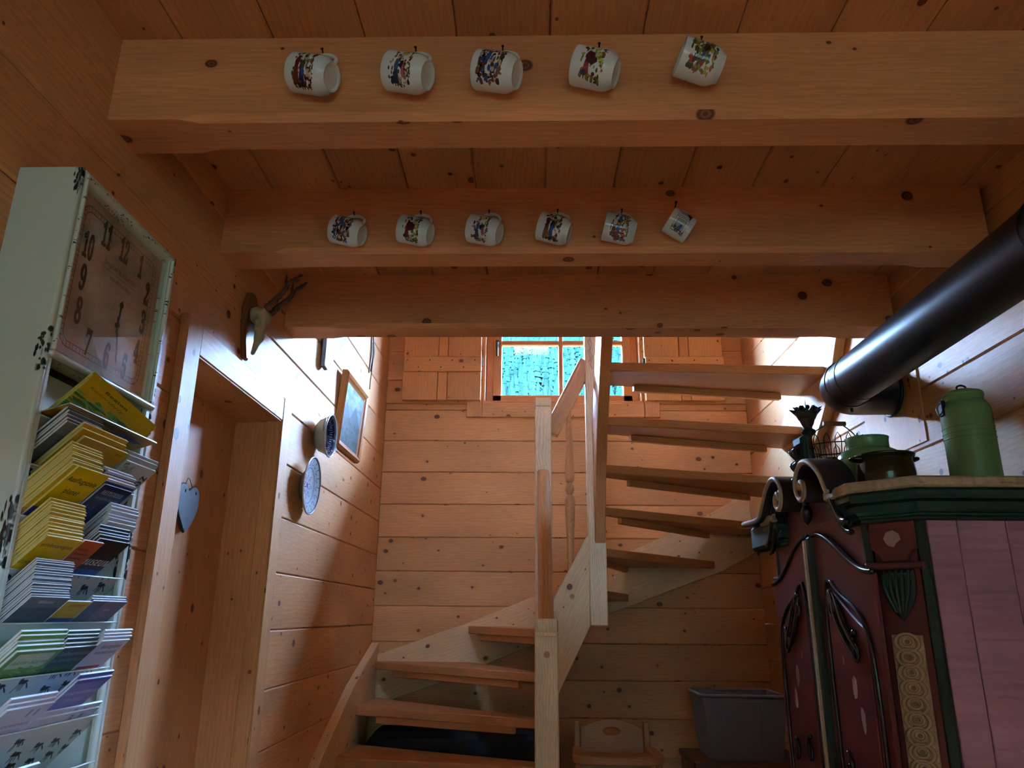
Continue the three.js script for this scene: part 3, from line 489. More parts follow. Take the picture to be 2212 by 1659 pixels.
// ---------------------------------------------------------------- things on the wardrobe
const YT = 0.3755, YB2 = 0.345; // rim of the cornice, top board
const enamel = std({ map: paint(256, 256, [112, 148, 96], 0.14), roughness: 0.2 }), enamelIn = std({ color: col(0.12, 0.16, 0.09), roughness: 0.35 });
{
  const t = thing('milk_can', 'tall pale green enamel can with lid and wire bail at the wardrobe end', 'can', [1.345, YB2, -2.275]);
  part('body', lathe([[0, 0], [0.066, 0], [0.07, 0.004], ...smoothProfile([[0.07, 0.006], [0.0705, 0.15], [0.0705, 0.26], [0.068, 0.282], [0.06, 0.296], [0.0555, 0.303]], 24), [0.0555, 0.322], [0.052, 0.322], [0.05, 0.3]], 48), enamel, t);
  for (const y of [0.217, 0.2, 0.183]) part('ridge', new THREE.TorusGeometry(0.0702, 0.0022, 6, 48).rotateX(Math.PI / 2), enamel, t, [0, y, 0]);
  const l = part('lid', lathe([[0, 0.341], [0.035, 0.338], [0.054, 0.331], [0.058, 0.325], [0.058, 0.318], [0.054, 0.318]], 40), enamel, t);
  part('lid_loop', tube([[-0.012, 0.338, 0], [-0.014, 0.35, 0], [0, 0.356, 0], [0.014, 0.35, 0], [0.012, 0.338, 0]], 0.003, 6, 14), M.iron, l);
  part('wire_bail', tube([[-0.062, 0.3, 0.0], [-0.082, 0.292, 0.01], [-0.095, 0.275, 0.014], [-0.09, 0.255, 0.012], [-0.074, 0.268, 0.006], [-0.069, 0.288, 0]], 0.003, 6, 26), std({ color: col(0.5, 0.45, 0.36), roughness: 0.3, metalness: 0.9 }), t);
  part('clasp', wbox(-0.075, -0.062, 0.255, 0.305, -0.012, 0.012, 'y', 0.003), M.iron, t);
}
{
  const t = thing('enamel_jar', 'squat green enamel jar with a wide neck behind the black pot', 'jar', [1.135, YB2, -2.505]);
  part('body', lathe([[0, 0], [0.07, 0], ...smoothProfile([[0.074, 0.004], [0.094, 0.06], [0.102, 0.13], [0.101, 0.165], [0.092, 0.186], [0.074, 0.197], [0.067, 0.202]], 34), [0.067, 0.226], [0.07, 0.238], [0.066, 0.238], [0.063, 0.205], [0.08, 0.19], [0.09, 0.15], [0, 0.02]], 56), enamel, t);
  for (const y of [0.163, 0.118]) part('ridge', new THREE.TorusGeometry(y > 0.15 ? 0.1012 : 0.1005, 0.0022, 6, 56).rotateX(Math.PI / 2), enamel, t, [0, y, 0]);
}
{
  const t = thing('cooking_pot', 'glossy dark brown cooking pot with two ear handles on the cornice edge', 'pot', [1.076, YB2, -2.275]), m = std({ color: col(0.035, 0.026, 0.008), roughness: 0.14, metalness: 0.35 });
  part('body', lathe([[0, 0], [0.058, 0], ...smoothProfile([[0.062, 0.004], [0.077, 0.032], [0.083, 0.068], [0.081, 0.096], [0.078, 0.116]], 24), [0.084, 0.124], [0.087, 0.129], [0.084, 0.132], [0.076, 0.124], [0.078, 0.07], [0.058, 0.01], [0, 0.008]], 56), m, t);
  for (const s of [-1, 1]) part('handle', tube([[s * 0.078, 0.118, -0.02], [s * 0.094, 0.12, -0.014], [s * 0.099, 0.121, 0], [s * 0.094, 0.12, 0.014], [s * 0.078, 0.118, 0.02]], 0.006, 8, 20), m, t);
}
{
  const t = thing('candlestick', 'tall dark carved candlestick with a spiked leaf drip bowl behind the scrolls', 'candlestick', [1.035, YB2, -2.75]), m = std({ color: col(0.03, 0.028, 0.02), roughness: 0.4, metalness: 0.35 });
  part('base', lathe(smoothProfile([[0.058, 0], [0.056, 0.012], [0.03, 0.022], [0.022, 0.04], [0.03, 0.055], [0.018, 0.07]], 24), 8), m, t);
  part('stem', lathe(smoothProfile([[0.016, 0.07], [0.026, 0.1], [0.014, 0.12], [0.02, 0.15], [0.026, 0.17], [0.013, 0.185], [0.014, 0.22], [0.012, 0.25], [0.018, 0.256], [0.013, 0.264], [0.012, 0.3], [0.022, 0.31], [0.028, 0.322], [0.016, 0.334], [0.024, 0.352], [0.03, 0.37]], 70), 8), m, t);
  const b = part('drip_bowl', lathe([[0.012, 0.36], [0.03, 0.368], [0.042, 0.392], [0.036, 0.396], [0.012, 0.385]], 24), m, t);
  for (let i = 0; i < 9; i++) { const a = i / 9 * 6.283; const g = new THREE.ConeGeometry(0.013, 0.036, 7).scale(1, 1, 0.5).rotateZ(-1.05).translate(0.046, 0.402, 0).rotateY(a); part('leaf', g, m, b); part('knob', new THREE.SphereGeometry(0.009, 8, 6).translate(0.034, 0.408, 0).rotateY(a + 0.35), m, b); }
  part('spike', new THREE.ConeGeometry(0.006, 0.07, 10).translate(0, 0.415, 0), m, t);
}
{
  const t = thing('wire_basket', 'looped black wire basket with a small wooden grip on its bail', 'basket', [1.165, YB2, -2.87]), m = M.iron, r0 = 0.095, r1 = 0.115, H = 0.33;
  for (const [y, r] of [[0.16, r0], [0.24, r1 - 0.006], [0.285, r1]]) part('ring', new THREE.TorusGeometry(r, 0.0022, 5, 48).rotateX(Math.PI / 2), m, t, [0, y, 0]);
  for (let i = 0; i < 18; i++) { const a = i / 18 * 6.283, w = 0.085; const P = (r, y, q) => [Math.cos(a + q) * r, y, Math.sin(a + q) * r]; part('wire_loop', tube([P(r0, 0.13, -w), P(r1 - 0.01, 0.24, -w), P(r1, 0.305, -w), P(r1 + 0.001, 0.322, 0), P(r1, 0.305, w), P(r1 - 0.01, 0.24, w), P(r0, 0.13, w)], 0.0019, 5, 20), m, t); }
  part('stand', lathe([[0, 0], [0.085, 0], [0.088, 0.006], [0.08, 0.13], [0.076, 0.13], [0.08, 0.01], [0, 0.008]], 24), M.iron, t);
  const b = part('bail', tube([[-0.108, 0.29, 0.01], [-0.08, 0.335, 0.03], [-0.02, 0.37, 0.045], [0.02, 0.37, 0.045], [0.075, 0.335, 0.03], [0.112, 0.29, 0.01]], 0.0022, 6, 30), m, t);
  part('grip', new THREE.CylinderGeometry(0.009, 0.009, 0.085, 14).rotateZ(Math.PI / 2).translate(0, 0.371, 0.045), wood(ASH, [0.55, 0.42, 0.34]), b);
}
{
  const t = thing('small_tin', 'small dark tin standing inside the looped wire basket', 'tin', [1.15, YB2 + 0.01, -2.86]);
  part('body', lathe([[0, 0], [0.022, 0], [0.024, 0.003], [0.024, 0.205], [0.02, 0.205], [0, 0.2]], 24), std({ color: col(0.03, 0.035, 0.045), roughness: 0.3, metalness: 0.5 }), t); part('cap', lathe([[0.026, 0.2], [0.026, 0.232], [0.024, 0.234], [0, 0.234]], 24), M.black, t);
}
// ---------------------------------------------------------------- stove pipe
{
  const r = 0.089, a = V(1.2, 0.85, -2.7), b = V(1.2, 0.855, 0.6), m = std({ color: col(0.012, 0.013, 0.016), roughness: 0.36 });
  const t = thing('stove_pipe', 'thick matt black stove pipe with an elbow entering the panelled wall', 'stove pipe', a.toArray());
  const d = b.clone().sub(a), L = d.length(), q = new THREE.Quaternion().setFromUnitVectors(V(0, 1, 0), d.clone().normalize());
  const P = (n, g, p = t) => part(n, g.applyQuaternion(q), m, p);
  P('pipe', new THREE.CylinderGeometry(r, r, L, 64, 1, true).translate(0, L / 2, 0)); P('joint_ring', new THREE.TorusGeometry(r, 0.0022, 6, 64).rotateX(Math.PI / 2).translate(0, 0.06, 0)); P('joint_ring', new THREE.TorusGeometry(r + 0.001, 0.0022, 6, 64).rotateX(Math.PI / 2).translate(0, 1.14, 0));
  const dir = d.clone().normalize(), e = [V(0, 0, 0), V(0, 0, -0.045), V(0.014, 0.001, -0.105), V(0.06, 0.006, -0.165), V(0.12, 0.014, -0.2), V(0.185, 0.018, -0.212), V(0.247, 0.018, -0.2125)];
  const el = part('elbow', new THREE.TubeGeometry(new THREE.CatmullRomCurve3(e), 40, r + 0.001, 48), m, t);
  part('wall_collar', new THREE.TorusGeometry(r + 0.006, 0.007, 8, 48).rotateY(Math.PI / 2).translate(0.24, 0.02, -0.215), m, t); part('joint_ring', new THREE.TorusGeometry(r + 0.002, 0.0026, 6, 64).translate(0, 0, -0.03), m, el);
  part('screw', new THREE.CylinderGeometry(0.006, 0.006, 0.02, 10).translate(0.01, -r - 0.006, -0.06), M.iron, el);
}

// ---------------------------------------------------------------- wall rack with clock
const CX = -0.874, CZ0 = -1.249, CZ1 = -1.652, CT = 0.83, CB = -1.02;
const wornTex = (w, h, marks) => canvasTex(w, h, (g) => { g.fillStyle = '#d3dccf'; g.fillRect(0, 0, w, h); marks(g, w, h); });
const wear = (g, x, y, rx, ry, n) => { for (let i = 0; i < n; i++) { const a = rnd() * 6.283, r = Math.sqrt(rnd()); blob(g, x + Math.cos(a) * rx * r, y + Math.sin(a) * ry * r, 1 + rnd() * rx * 0.22, 1 + rnd() * ry * 0.16, rnd() < 0.8 ? '#12150f' : '#8d8f80', 9); } };
const birdTex = () => wornTex(512, 160, (g, w, h) => {
  g.strokeStyle = g.fillStyle = '#0d0f10'; g.lineCap = 'round';
  for (let i = 0; i < 13; i++) { // torn dark bird-and-twig silhouettes
    const x = 30 + i * 38 + rnd() * 20, y = 26 + ((i * 53) % 100) + rnd() * 14; blob(g, x, y, 20, 7, '#0d0f10', 12); blob(g, x + 16, y - 7, 7, 5, '#0d0f10', 9);
    g.lineWidth = 3; g.beginPath(); g.moveTo(x - 18, y + 4); g.lineTo(x - 42, y + 18 + rnd() * 8); g.stroke(); for (let k = 0; k < 4; k++) { g.beginPath(); g.moveTo(x - 10 + k * 7, y + 3); g.lineTo(x - 22 + k * 8 + rnd() * 9, y + 16 + rnd() * 14); g.stroke(); }
  }
});
const white = std({ color: col(0.58, 0.66, 0.55), roughness: 0.42 });
const rack = thing('clock_magazine_rack', 'tall worn white metal wall rack with a square clock above rows of brochure pockets', 'magazine rack', [XL, CB, (CZ0 + CZ1) / 2]);
{
  const R = rack, add = (n, g, m, p = R) => part(n, rel(g, R), m, p);
  const sideT = canvasTex(256, 1024, (g, w, h) => { g.fillStyle = '#ccd6c8'; g.fillRect(0, 0, w, h); // flaked enamel near the front edge at three heights
    const Y = (y) => (CT - y) / (CT - CB) * h; wear(g, 250, Y(0.82), 26, 26, 46); wear(g, 252, Y(0.815), 12, 22, 30); wear(g, 246, Y(0.45), 30, 24, 44); wear(g, 250, Y(0.13), 24, 34, 50); wear(g, 235, Y(0.1), 30, 40, 26); });
  const side = std({ map: sideT, roughness: 0.4 });
  for (const z of [CZ0, CZ1 + 0.012]) { // side panels with a rolled front edge; uv across the side
    const g = prism((() => { const s = new THREE.Shape(); s.moveTo(XL, z - 0.012); s.lineTo(CX - 0.006, z - 0.012); s.quadraticCurveTo(CX, z - 0.012, CX, z - 0.007); s.quadraticCurveTo(CX, z, CX - 0.008, z); s.lineTo(XL, z); s.lineTo(XL, z - 0.012); return s; })(), 'xz', CB, CT, 0.0015), p = g.attributes.position, uv = new Float32Array(p.count * 2);
    for (let i = 0; i < p.count; i++) { uv[i * 2] = (p.getX(i) - XL) / (CX - XL); uv[i * 2 + 1] = (p.getY(i) - CB) / (CT - CB); }
    g.setAttribute('uv', new THREE.BufferAttribute(uv, 2)); add('side_panel', g, side);
  }
  add('top_panel', wbox(XL, CX, CT - 0.012, CT, CZ1 + 0.011, CZ0 - 0.011, 'z', 0.002), white); add('back_panel', wbox(XL, XL + 0.006, CB, CT - 0.01, CZ1 + 0.01, CZ0 - 0.01, 'y', 0), std({ color: col(0.25, 0.3, 0.27), roughness: 0.5 }));
  for (const [z0, z1] of [[CZ0 - 0.012, CZ0 - 0.024], [CZ1 + 0.012, CZ1 + 0.03]]) add('front_stile', wbox(CX - 0.012, CX - 0.001, CB, CT - 0.012, Math.min(z0, z1), Math.max(z0, z1), 'y', 0.003), white);
  add('front_apron', grainUV(prism([[CZ1 + 0.02, 0.432], [CZ0 - 0.02, 0.432], [CZ0 - 0.02, 0.336], [CZ1 + 0.02, 0.336]], 'zy', CX - 0.055, CX - 0.05, 0), [0, 0, 1]), std({ map: rep(wornTex(512, 128, (g, w, h) => { for (let i = 0; i < 9; i++) wear(g, rnd() * w, 12 + rnd() * 26, 20, 9, 9); }), 0.4, 0.1), roughness: 0.5 }));
  // clock: bezel, dial, hands, glass
  const DC = -1.4505, DY = 0.636, DS = 0.345;
  const dialT = canvasTex(1024, 1024, (g, w, h) => {
    const im = g.createImageData(w, h), d = im.data;
    for (let y = 0; y < h; y++) for (let x = 0; x < w; x++) { const n = vn(x / w * 4, y / h * 4, 4, 4, 21) * 0.6 + vn(x / w * 11, y / h * 11, 11, 11, 22) * 0.3 + vn(x / w * 50, y / h * 50, 50, 50, 23) * 0.12, e = Math.max(Math.abs(x / w - 0.5), Math.abs(y / h - 0.5)) * 2, o = (y * w + x) * 4, q = 0.72 + 0.42 * n - 0.1 * e * e; d[o] = Math.min(255, 222 * q); d[o + 1] = Math.min(255, 200 * q); d[o + 2] = Math.min(255, 186 * q); d[o + 3] = 255; }
    g.putImageData(im, 0, 0); g.strokeStyle = 'rgba(70,45,38,.35)'; g.lineWidth = 1.2;
    for (let i = 0; i < 26; i++) { g.beginPath(); let x = rnd() * w, y = rnd() * h; g.moveTo(x, y); for (let k = 0; k < 9; k++) { x += (rnd() - 0.5) * 60; y += (rnd() - 0.5) * 60; g.lineTo(x, y); } g.stroke(); }
    const S = w / DS, X = (z) => w / 2 - (z - DC) * S, Y = (y) => h / 2 - (y - DY) * S;
    g.strokeStyle = '#241a16'; g.lineWidth = 4; const rr2 = (a, b, r) => { g.beginPath(); g.roundRect(a, a, w - 2 * a, h - 2 * a, r); g.stroke(); }; rr2(66, 0, 90); rr2(100, 0, 62); g.lineWidth = 3;
    for (let i = -12; i <= 12; i++) { const c = w / 2 + i * 33; for (const [x0, y0, x1, y1] of [[c, 66, c, 100], [c, h - 100, c, h - 66], [66, c, 100, c], [w - 100, c, w - 66, c]]) { g.beginPath(); g.moveTo(x0, y0); g.lineTo(x1, y1); g.stroke(); } }
    g.fillStyle = '#1a1312'; g.textAlign = 'center'; g.textBaseline = 'middle';
    const num = (t, z, y, s = 1) => { g.save(); g.translate(X(z), Y(y)); g.scale(0.56 * s, 1.25); g.font = 'bold 172px serif'; g.fillText(t, 0, 0); g.lineWidth = 12; g.strokeStyle = '#1a1312'; g.strokeText(t, 0, 0); g.restore(); };
    num('12', -1.462, 0.757); num('11', -1.392, 0.756); num('1', -1.535, 0.754); num('10', -1.338, 0.704); num('9', -1.34, 0.636, 1.15); num('8', -1.346, 0.567, 1.15); num('7', -1.394, 0.518, 1.1); num('6', -1.464, 0.514, 1.15); num('5', -1.535, 0.514, 1.1); num('4', -1.574, 0.563, 1.1); num('3', -1.58, 0.636, 1.1); num('2', -1.578, 0.705, 1.1);
    g.font = '44px serif'; g.fillText('Dupont & Allardet', X(-1.463), Y(0.703)); g.fillRect(X(-1.396), Y(0.69), 400, 2.5);
    g.font = 'italic 34px serif'; g.fillText('200 Nichol Ring', X(-1.468), Y(0.677));
  });
  const dial = add('clock_dial', new THREE.PlaneGeometry(DS, DS).rotateY(Math.PI / 2).translate(CX - 0.019, DY, DC), std({ map: dialT, roughness: 0.6 }));
  const sq = (h) => [[DC - h, DY - h], [DC + h, DY - h], [DC + h, DY + h], [DC - h, DY + h]];
  const bez = std({ map: rep(wornTex(512, 512, (g, w, h) => { for (let i = 0; i < 60; i++) wear(g, rnd() * w, rnd() * h, 34, 12, 10); }), 0.25, 0.25), roughness: 0.32 });
  add('clock_housing', grainUV(prism(sq(0.187), 'zy', CX - 0.055, CX - 0.02, 0), [0, 0, 1]), bez);
  { // bevelled bezel sloping in to the dial
    const L = [], o = 0.188, n = 0.171, x0 = CX + 0.004, x1 = CX - 0.018, m = 0.181; const A = sq(o), B = sq(m), C = sq(n), pos = [];
    const q4 = (p, xp, q, xq) => { for (let i = 0; i < 4; i++) { const j = (i + 1) % 4, v = [[xp, p[i][1], p[i][0]], [xp, p[j][1], p[j][0]], [xq, q[j][1], q[j][0]], [xq, q[i][1], q[i][0]]]; for (const k of [0, 2, 1, 0, 3, 2]) pos.push(...v[k]); } };
    q4(A, CX - 0.03, A, x0 - 0.004); q4(A, x0 - 0.004, sq(0.185), x0); q4(sq(0.185), x0, B, x0); q4(B, x0, C, x1);
    const g = new THREE.BufferGeometry(); g.setAttribute('position', new THREE.Float32BufferAttribute(pos, 3)); g.computeVertexNormals(); bez.side = THREE.DoubleSide; add('clock_bezel', grainUV(g, [0, 0, 1]), bez);
  }
  add('bezel_roll', grainUV(tube([[CX + 0.001, DY - 0.187, DC - 0.186], [CX + 0.001, DY - 0.187, DC + 0.186]], 0.0085, 12, 4), [0, 0, 1]), std({ color: col(0.62, 0.68, 0.64), roughness: 0.2, metalness: 0.3 }));
  const pv = [CX - 0.012, 0.586, -1.472], hand = (n, len, ang, w, orn) => { const s = new THREE.Shape(); s.moveTo(-w, -0.018); s.lineTo(w, -0.018); s.lineTo(w * 1.1, len * 0.72); s.lineTo(w * (orn ? 3.2 : 1.2), len * 0.8); s.lineTo(w * (orn ? 3 : 1), len * 0.88); s.lineTo(0, len); s.lineTo(-w * (orn ? 3 : 1), len * 0.88); s.lineTo(-w * (orn ? 3.2 : 1.2), len * 0.8); s.lineTo(-w * 1.1, len * 0.72); const g = grainUV(prism(s, 'xy', 0, 0.0012, 0).rotateZ(-ang).rotateY(Math.PI / 2).translate(pv[0], pv[1], pv[2]), [0, 1, 0]); add(n, g, M.black, dial); };
  hand('hour_hand', 0.056, 0.06, 0.0021, true); hand('minute_hand', 0.08, Math.PI - 0.22, 0.0017, false);
  add('hand_boss', new THREE.CylinderGeometry(0.0055, 0.0055, 0.005, 18).rotateZ(Math.PI / 2).translate(...pv), M.black, dial);
  add('clock_glass', cbox(CX - 0.0085, CX - 0.006, DY - 0.176, DY + 0.176, DC - 0.176, DC + 0.176, 0), M.glass);
}
// eight sloping pockets, the front edge of each in the plane of the rack's front
const PE = [0.335, 0.246, 0.157, 0.067, -0.021, -0.110, -0.199, -0.287, -0.376, -0.465];
{
  const R = rack;
  PE.forEach((y, k) => {
    const m = std({ map: rep(birdTex(), 0.36, 0.13), roughness: 0.45, side: THREE.DoubleSide });
    const p = part('pocket', rel(grainUV(prism([[CX - 0.002, y], [CX - 0.004, y + 0.0015], [XL + 0.008, y - 0.115], [XL + 0.008, y - 0.119]], 'xy', CZ1 + 0.013, CZ0 - 0.013, 0), [0, 0, 1], 0, 0), R), k < 3 ? m : m, R);
    part('pocket_lip', rel(grainUV(tube([[CX - 0.002, y, CZ1 + 0.014], [CX - 0.002, y, CZ0 - 0.014]], 0.0018, 8, 2), [0, 0, 1]), R), white, p);
  });
}
// ---------------------------------------------------------------- brochures
const paperM = std({ color: col(0.72, 0.74, 0.7), roughness: 0.6 }), creamM = std({ color: col(0.68, 0.58, 0.24), roughness: 0.6 });
const coverTex = {};
function cover(kind) {
  if (coverTex[kind]) return coverTex[kind];
  const t = canvasTex(192, 384, (g, w, h) => {
    const T = (s, x, y, px, c = '#141414', f = 'bold', fam = 'sans-serif', al = 'center') => { g.fillStyle = c; g.font = `${f} ${px}px ${fam}`; g.textAlign = al; g.fillText(s, x, y); }, F = (c, x = 0, y = 0, a = w, b = h) => { g.fillStyle = c; g.fillRect(x, y, a, b); };
    if (kind === 'map') { F('#e0b80e'); T('Kaitersberg', w * 0.3, 26, 18, '#6b5500', 'italic'); const gr = ['#5f9a3a', '#7fb24a', '#3f7a30', '#90bb5a']; for (let i = 0; i < 160; i++) blob(g, rnd() * w, 60 + rnd() * 150, 6 + rnd() * 16, 4 + rnd() * 8, gr[i % 4]); }
    else if (kind === 'flap') { F('#a37c10'); for (let i = 0; i < 70; i++) blob(g, 20 + rnd() * 140, 30 + rnd() * 90, 5 + rnd() * 14, 3 + rnd() * 7, ['#4a3c12', '#6d3d14', '#3d4a1c', '#7a5a14'][i % 4]); blob(g, 150, 90, 30, 20, '#234a86'); }
    else if (kind === 'kle') { F('#dcae12'); F('#e5c055', 60, 60, 132, 324); g.save(); g.translate(112, 48); g.rotate(Math.PI / 2); T('K L E I N E', 120, 0, 38, '#3a3f46', 'normal'); g.restore(); T('INFO', 165, 26, 12, '#7a5a00'); }
    else if (kind === 'zen') { F('#e8eeec'); for (let i = 0; i < 26; i++) blob(g, rnd() * 60, 10 + rnd() * 70, 10, 6, ['#9ec29a', '#bcd6b8', '#7fae84'][i % 3]); g.fillStyle = '#c4231f'; g.beginPath(); g.ellipse(64, 108, 30, 20, -0.3, 0, 7); g.fill(); g.save(); g.translate(150, 40); g.rotate(Math.PI / 2); T('zen.', 64, 0, 62, '#22313a'); g.restore(); T('natur', 120, 190, 20, '#7ca07c'); }
    else if (kind === 'planer') { F('#e3c000'); T('Ausflugsziele', w / 2, 62, 26, '#1e1a08'); T('planer', w / 2, 112, 28, '#1e1a08'); T('2 0 2 4', w / 2, 146, 15, '#6a5a08', 'normal'); F('#2b3f8c', 0, 186, w, 60); blob(g, 140, 198, 26, 22, '#c33a22'); F('#3f6a2a', 0, 246, w, 140); }
    else if (kind === 'yellow') { F('#dcb80c'); T('Region', w * 0.4, 30, 20, '#5a4a06'); T('erleben', w * 0.4, 54, 18, '#5a4a06'); F('#c79a10', 0, 200, w, 190); }
    else if (kind === 'navy') { F('#17305f'); T('REITSTEIGE', w * 0.5, 42, 26, '#c4d0e4'); T('WANDERN IM LAND', w * 0.5, 66, 17, '#aebcd8', 'normal'); T('6 · 1  ·  7', w * 0.42, 122, 32, '#8ea2c8', 'normal'); F('#122448', 0, 150, w, 240); }
    else if (kind === 'blue') { F('#24479b'); F('#dfe6f2', 0, 0, w, 10); T('Erlebnis', w / 2, 40, 22, '#c8d4ee'); }
    else if (kind === 'lblue') { F('#5f93c4'); F('#dbe8f2', 0, 0, w, 26); T('Bad', w / 2, 60, 26, '#e6f0f8'); }
    else if (kind === 'museum') { F('#141a22'); for (let i = 0; i < 3; i++) T(['Kunst', 'Glas', 'Stein'][i], 40, 40 + i * 24, 16, '#7a3a20', 'normal'); T('MUSEUM', w * 0.58, 128, 42, '#e6e8ea', 'italic bold'); F('#1c4fa0', 0, 150, w, 110); F('#d2b018', 0, 160, 40, 40); }
    else if (kind === 'orange') { F('#b5521c'); for (let i = 0; i < 5; i++) F('#6e2c10', 24, 40 + i * 22, 90 + (i * 37) % 50, 8); F('#7c3414', 0, 230, w, 160); }
    else if (kind === 'natur') { F('#e2b60a'); T('erlebnisregion', w * 0.5, 50, 23, '#4a3a04', 'bold'); T('Museen & mehr', w * 0.45, 140, 26, '#6d5a08', 'italic', 'serif'); F('#caa008', 0, 180, w, 200); }
    else if (kind === 'silver') { F('#6d7480'); F('#525a68', 0, 60, w, 140); T('Winter', w / 2, 36, 24, '#c8ccd4'); }
    else if (kind === 'gelb') { F('#d3a80e'); T('sommer', w * 0.55, 34, 30, '#8a6a06', 'bold'); T('GENUSS', w * 0.5, 76, 28, '#e8c850', 'italic'); F('#31558f', 0, 100, w, 290); }
    else if (kind === 'grau') { F('#77798c'); F('#5b5f74', 0, 0, 70, h); T('Kur', 120, 36, 20, '#a8502e'); T('Ort', 120, 66, 20, '#c4c8d8'); }
    else if (kind === 'green') { F('#5f8f3c'); F('#b9c9a4', 20, 16, 150, 80); for (let i = 0; i < 40; i++) blob(g, rnd() * w, 90 + rnd() * 60, 9, 5, ['#3f6f26', '#6fa044', '#88b458'][i % 3]); T('Aktiv-Karte', w * 0.5, 74, 26, '#2c4a1c', 'italic', 'serif'); blob(g, 150, 170, 50, 32, '#4a62a8'); }
    else if (kind === 'teal') { F('#1f3f3a'); T('Lebensraum', w * 0.5, 48, 30, '#9db8ac', 'italic', 'serif'); T('im Waldgebirge', w * 0.5, 84, 24, '#7fa090', 'normal', 'serif'); F('#2f5a2c', 0, 110, w, 280); }
    else if (kind === 'white') { F('#d4d8e4'); T('Gastgeber', w * 0.55, 46, 28, '#5a5e78'); T('verzeichnis', w * 0.55, 80, 26, '#6a6e88'); F('#b8283a', 20, 150, 150, 14); }
    else if (kind === 'lav') { F('#7e88c8'); T('Ferienwohnung', w * 0.5, 74, 25, '#c2c8ee', 'bold'); T('am Berg', w * 0.5, 108, 24, '#aab2e4', 'bold'); F('#4a58a4', 0, 0, w, 16); }
    else { F('#cdd0de'); F('#8a90aa', 110, 20, 12, 40); F('#8a90aa', 140, 24, 12, 36); T('WANDERKARTE', w * 0.45, 110, 22, '#7f859c'); for (let i = 0; i < 6; i++) F('#a4a8ba', 20, 130 + i * 12, 130, 4); }
  });
  return coverTex[kind] = std({ map: t, roughness: 0.32 });
}
const bodyG = new THREE.BoxGeometry(1, 1, 1).translate(0, 0.5, -0.5), coverG = new THREE.BoxGeometry(1, 1, 1).translate(0, 0.5, 0.5);
// row: pocket; z0..z1: place along the rack; out: how far it stands out of the pocket; back: distance behind the pocket's front
function brochure(row, z0, z1, out, back, thick, kind, label, o = {}) {
  const lean = (o.lean ?? 45) * D2R, w = Math.abs(z1 - z0), L = o.L ?? 0.2, h = V(Math.sin(lean), Math.cos(lean), 0), n = V(Math.cos(lean), -Math.sin(lean), 0);
  const t = thing('brochure', label, 'brochure', [0, 0, 0], o.group);
  const Lin = Math.min(L, out + (o.inside ?? 0.11));
  const E = V(CX - 0.002, PE[row - 1], (z0 + z1) / 2), top = E.clone().addScaledVector(h, out).addScaledVector(n, -(0.0045 + back)), base = top.clone().addScaledVector(h, -Lin);
  t.matrixAutoUpdate = true; const X = V(0, 0, -1), m = new THREE.Matrix4().makeBasis(X, h, n);
  t.quaternion.setFromRotationMatrix(m); if (o.twist) t.quaternion.multiply(new THREE.Quaternion().setFromAxisAngle(V(0, 0, 1), o.twist)); t.position.copy(base);
  const b = part('pages', bodyG, ['yellow', 'natur', 'kle', 'planer', 'map'].includes(kind) ? creamM : paperM, t); b.scale.set(w, Lin, thick); const c = part('cover', coverG, cover(kind), t); c.scale.set(w * 1.004, Lin * 1.003, 0.0006);
  // the cover sheet also shows along the back
  const k = part('back_cover', coverG, cover(kind), t); k.scale.set(w * 1.002, Lin * 1.001, 0.0005); k.position.z = -thick - 0.0006;
  return t;
}
const RANK = ['frontmost', ...['second', 'third', 'fourth', 'fifth', 'sixth', 'seventh', 'eighth', 'ninth', 'tenth', 'eleventh', 'twelfth', 'thirteenth', 'fourteenth', 'fifteenth', 'sixteenth'].map((w) => w + ' from front')];
function stack(row, z0, z1, outF, outB, n, pitch, kind, label, group, jitter = 0.004, back0 = 0) {
  for (let i = 0; i < n; i++) { const j = (rnd() - 0.5) * jitter, f = n > 1 ? i / (n - 1) : 0; brochure(row, z0 + j, z1 + j, outF + (outB - outF) * f + (rnd() - 0.5) * 0.003, back0 + i * pitch, pitch * 0.72, kind, n > 1 ? `${label}, ${RANK[i]}` : label, { group, inside: 0.1 }); }
}
// row 1, under the clock
brochure(1, -1.275, -1.60, 0.052, 0.002, 0.0012, 'flap', 'wide brown-yellow leaflet drooping forward over the topmost pocket', { lean: 72, inside: 0.06 });
brochure(1, -1.30, -1.605, 0.072, 0.012, 0.0015, 'map', 'wide yellow brochure with a green landscape picture in the topmost pocket', { lean: 40, twist: -0.13, inside: 0.07 });
for (let i = 0; i < 2; i++) brochure(1, -1.302, -1.607, 0.084 + i * 0.006, 0.016 + i * 0.003, 0.0015, 'yellow', `thin yellow leaflet behind the landscape brochure in the topmost pocket, ${['nearer', 'rearmost'][i]}`, { lean: 40, twist: -0.13, inside: 0.07, group: 'leaflets behind the landscape brochure' });
// row 2
brochure(2, -1.325, -1.48, 0.082, 0.0, 0.004, 'kle', 'yellow booklet with large sideways capital letters on its cover');
stack(2, -1.31, -1.465, 0.092, 0.1, 2, 0.006, 'kle', 'yellow booklet behind the one with sideways capital letters', 'yellow booklets of the second pocket', 0.004, 0.007);
stack(2, -1.285, -1.40, 0.086, 0.104, 5, 0.005, 'silver', 'grey booklet standing behind the yellow ones of the second pocket', 'grey booklets of the second pocket', 0.004, 0.022);
brochure(2, -1.50, -1.622, 0.068, 0.0, 0.004, 'zen', 'white booklet with a red oval and a big sideways word'); stack(2, -1.502, -1.622, 0.078, 0.083, 2, 0.005, 'white', 'white booklet right behind the one with the red oval', 'white booklets of the second pocket', 0.002, 0.006);
